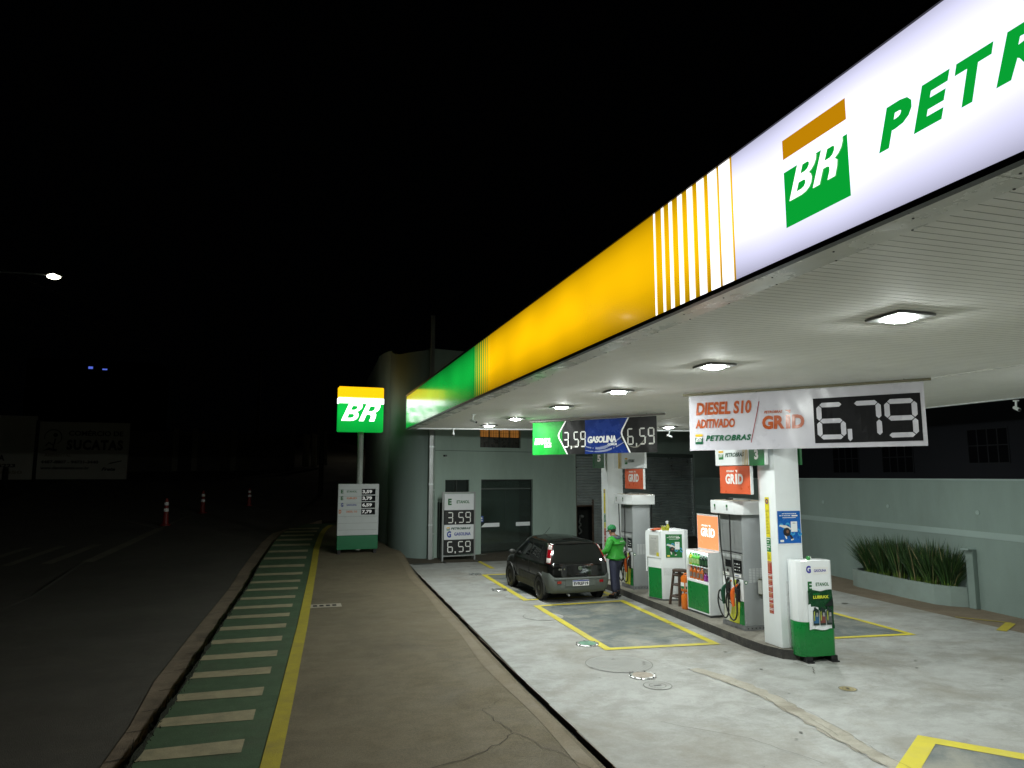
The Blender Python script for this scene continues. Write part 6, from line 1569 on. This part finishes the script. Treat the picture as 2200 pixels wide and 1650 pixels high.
for sg, nm in ((-1, 'l'), (1, 'r')):
    sh_, el, wr, pa = arm[sg]
    N['sh' + nm] = (*sh_, .062); N['el' + nm] = (*el, .045); N['wr' + nm] = (*wr, .03); N['pa' + nm] = (*pa, .036, .02)
    E_ += [('upper', 'sh' + nm), ('sh' + nm, 'el' + nm), ('el' + nm, 'wr' + nm), ('wr' + nm, 'pa' + nm)]
    d = (Vector(pa) - Vector(wr)).normalized(); sd = d.cross(Vector((0, 0, 1))).normalized() * sg; up = Vector((0, 0, 1))
    for i, (off, ln) in enumerate(((-.03, .062), (-.01, .075), (.011, .07), (.03, .054))):
        k1 = Vector(pa) + d * .045 + up * off; k2 = k1 + d * ln * .6 - sd * .012; k3 = k2 + d * ln * .35 - sd * .035
        for q, (kk, rr_) in enumerate(((k1, .0095), (k2, .0088), (k3, .0075))): N['f%s%d%d' % (nm, i, q)] = (*kk, rr_)
        E_ += [('pa' + nm, 'f%s%d0' % (nm, i)), ('f%s%d0' % (nm, i), 'f%s%d1' % (nm, i)), ('f%s%d1' % (nm, i), 'f%s%d2' % (nm, i))]
    t1 = Vector(wr) + d * .035 + up * .036 - sd * .01; t2 = t1 + d * .035 + up * .012 - sd * .025
    N['t%s0' % nm] = (*t1, .0105); N['t%s1' % nm] = (*t2, .009); E_ += [('wr' + nm, 't%s0' % nm), ('t%s0' % nm, 't%s1' % nm)]
    N['hip' + nm] = (sg * .095, .0, .90, .09); N['kn' + nm] = (sg * .125, .02 + .045 * sg, .50, .06); N['an' + nm] = (sg * .14, -.02 + .05 * sg, .09, .043); N['to' + nm] = (sg * .155, .13 + .05 * sg, .045, .04, .03)
    E_ += [('pelvis', 'hip' + nm), ('hip' + nm, 'kn' + nm), ('kn' + nm, 'an' + nm), ('an' + nm, 'to' + nm)]
skinned('body', N, E_, skin_m, at_)
J = {'hem': (0, -.005, .90, .185, .15), 'hem2': (0, -.01, .98, .205, .165), 'belly': (0, -.015, 1.16, .215, .165), 'chest': (0, -.025, 1.34, .21, .165), 'upper': (0, -.01, 1.455, .15, .10), 'collar': (0, .025, 1.525, .082)}
JE = [('hem2', 'hem'), ('hem2', 'belly'), ('belly', 'chest'), ('chest', 'upper'), ('upper', 'collar')]
for sg, nm in ((-1, 'l'), (1, 'r')):
    sh_, el, wr, pa = arm[sg]
    J['sh' + nm] = (sh_[0] * 1.0, sh_[1], sh_[2] + .0, .088); J['ua' + nm] = (*(Vector(sh_).lerp(Vector(el), .5)), .084); J['el' + nm] = (*el, .078); J['fa' + nm] = (*(Vector(el).lerp(Vector(wr), .55)), .066); J['cu' + nm] = (*(Vector(el).lerp(Vector(wr), .93)), .052)
    JE += [('upper', 'sh' + nm), ('sh' + nm, 'ua' + nm), ('ua' + nm, 'el' + nm), ('el' + nm, 'fa' + nm), ('fa' + nm, 'cu' + nm)]
J = {'belly': J.pop('belly'), **J}
skinned('jacket', J, JE, jack_m, at_)
T = {'seat': (0, .0, .95, .155, .125), 'w': (0, 0, 1.02, .15, .115)}; TE = [('seat', 'w')]
for sg, nm in ((-1, 'l'), (1, 'r')):
    T['h' + nm] = (sg * .095, .0, .83, .108, .115); T['m' + nm] = (sg * .112, .01 + .03 * sg, .66, .096); T['k' + nm] = (sg * .125, .02 + .045 * sg, .48, .088); T['c' + nm] = (sg * .135, .0 + .05 * sg, .28, .086); T['a' + nm] = (sg * .14, -.015 + .05 * sg, .115, .082)
    TE += [('seat', 'h' + nm), ('h' + nm, 'm' + nm), ('m' + nm, 'k' + nm), ('k' + nm, 'c' + nm), ('c' + nm, 'a' + nm)]
skinned('trousers', T, TE, trou_m, at_)
for sg in (-1, 1):
    skinned('boot', {'a': (sg * .14, -.02 + .05 * sg, .15, .06), 'h': (sg * .141, -.045 + .05 * sg, .055, .052, .05), 'b': (sg * .148, .07 + .05 * sg, .05, .052, .045), 't': (sg * .156, .155 + .05 * sg, .042, .044, .036)}, [('a', 'h'), ('h', 'b'), ('b', 't')], boot_m, at_)
    b = MB(); b.box(sg * .148 - .05, sg * .148 + .05, -.09 + .05 * sg, .195 + .05 * sg, .0, .022, blk, bev=.008); b.obj('boot_sole', at_)
skinned('hood', {'b': (0, -.11, 1.46, .07, .045), 'l': (-.085, -.055, 1.50, .045), 'r': (.085, -.055, 1.50, .045), 'lf': (-.075, .05, 1.525, .028), 'rf': (.075, .05, 1.525, .028)}, [('b', 'l'), ('b', 'r'), ('l', 'lf'), ('r', 'rf')], jack_d, at_)
cap_m = mat('cap_green_cloth', (.012, .19, .055), rough=.7, var=.08, bump=.3, bs=40)
b = MB(); pr = [(.104, -.01), (.106, .02), (.098, .06), (.075, .09), (.04, .108), (.008, .112)]
b.X = Matrix.Translation((0, .075, 1.70)) @ Euler((R(-14), 0, 0)).to_matrix().to_4x4(); vs0 = len(b.v); b.lathe(pr, cap_m, n=20); b.ball((0, 0, .113), .012, cap_m, n=8); b.obj('cap', at_, smooth=60)
b = MB(); b.X = Matrix.Translation((0, .075, 1.70)) @ Euler((R(-22), 0, 0)).to_matrix().to_4x4()
vs = []
for i in range(11):
    a = R(20 + 14 * i)
    vs += [(.10 * math.cos(a), .10 * math.sin(a), 0), (.098 * math.cos(a), .10 * math.sin(a) + .085 * math.sin(R(18 * i)), -.012)]
b.add(vs + [(x, y, z + .006) for x, y, z in vs], [[2 * i, 2 * i + 2, 2 * i + 3, 2 * i + 1] for i in range(10)] + [[22 + 2 * i, 23 + 2 * i, 25 + 2 * i, 24 + 2 * i] for i in range(10)] + [[2 * i + 1, 2 * i + 3, 25 + 2 * i, 23 + 2 * i] for i in range(10)], cap_m); b.obj('cap_visor', at_)
hair_m = mat('hair_black', (.015, .012, .010), rough=.7, bump=.5)
b = MB(); vs = []
for i in range(15):
    a = R(180 + 180 * i / 14)
    for z, r_ in ((1.715, .094), (1.665, .096), (1.625, .080)): vs.append((r_ * math.cos(a) * .93, .075 + r_ * math.sin(a) * 1.04, z))
b.add(vs, [[3 * i + j, 3 * i + 3 + j, 3 * i + 4 + j, 3 * i + 1 + j] for i in range(14) for j in range(2)], hair_m); b.obj('hair', at_, smooth=60)
for sg in (-1, 1):
    b = MB(); b.ball((sg * .09, .07, 1.645), .026, skin_m, n=10, sx=.4, sy=.8, sz=1.25); b.obj('ear', at_, smooth=60)
    b = MB(); b.ball((sg * .034, .158, 1.672), .012, mat('eye_dark', (.02, .015, .012), rough=.2), n=8); b.obj('eye', at_, smooth=60)
b = MB(); b.frame((.055, -.18, 1.415), (-1, 0, 0), (0, -.06, 1)) if False else b.frame((-.06, -.185, 1.385), (1, 0, 0), (0, .12, 1)); b.disc((.02, .018, .003), .014, white_l, n=12); b.text('PETROBRAS', .04, .008, .115, .018, white_l, z=.003, shear=.3, bold=.03); b.obj('back_print', at_)
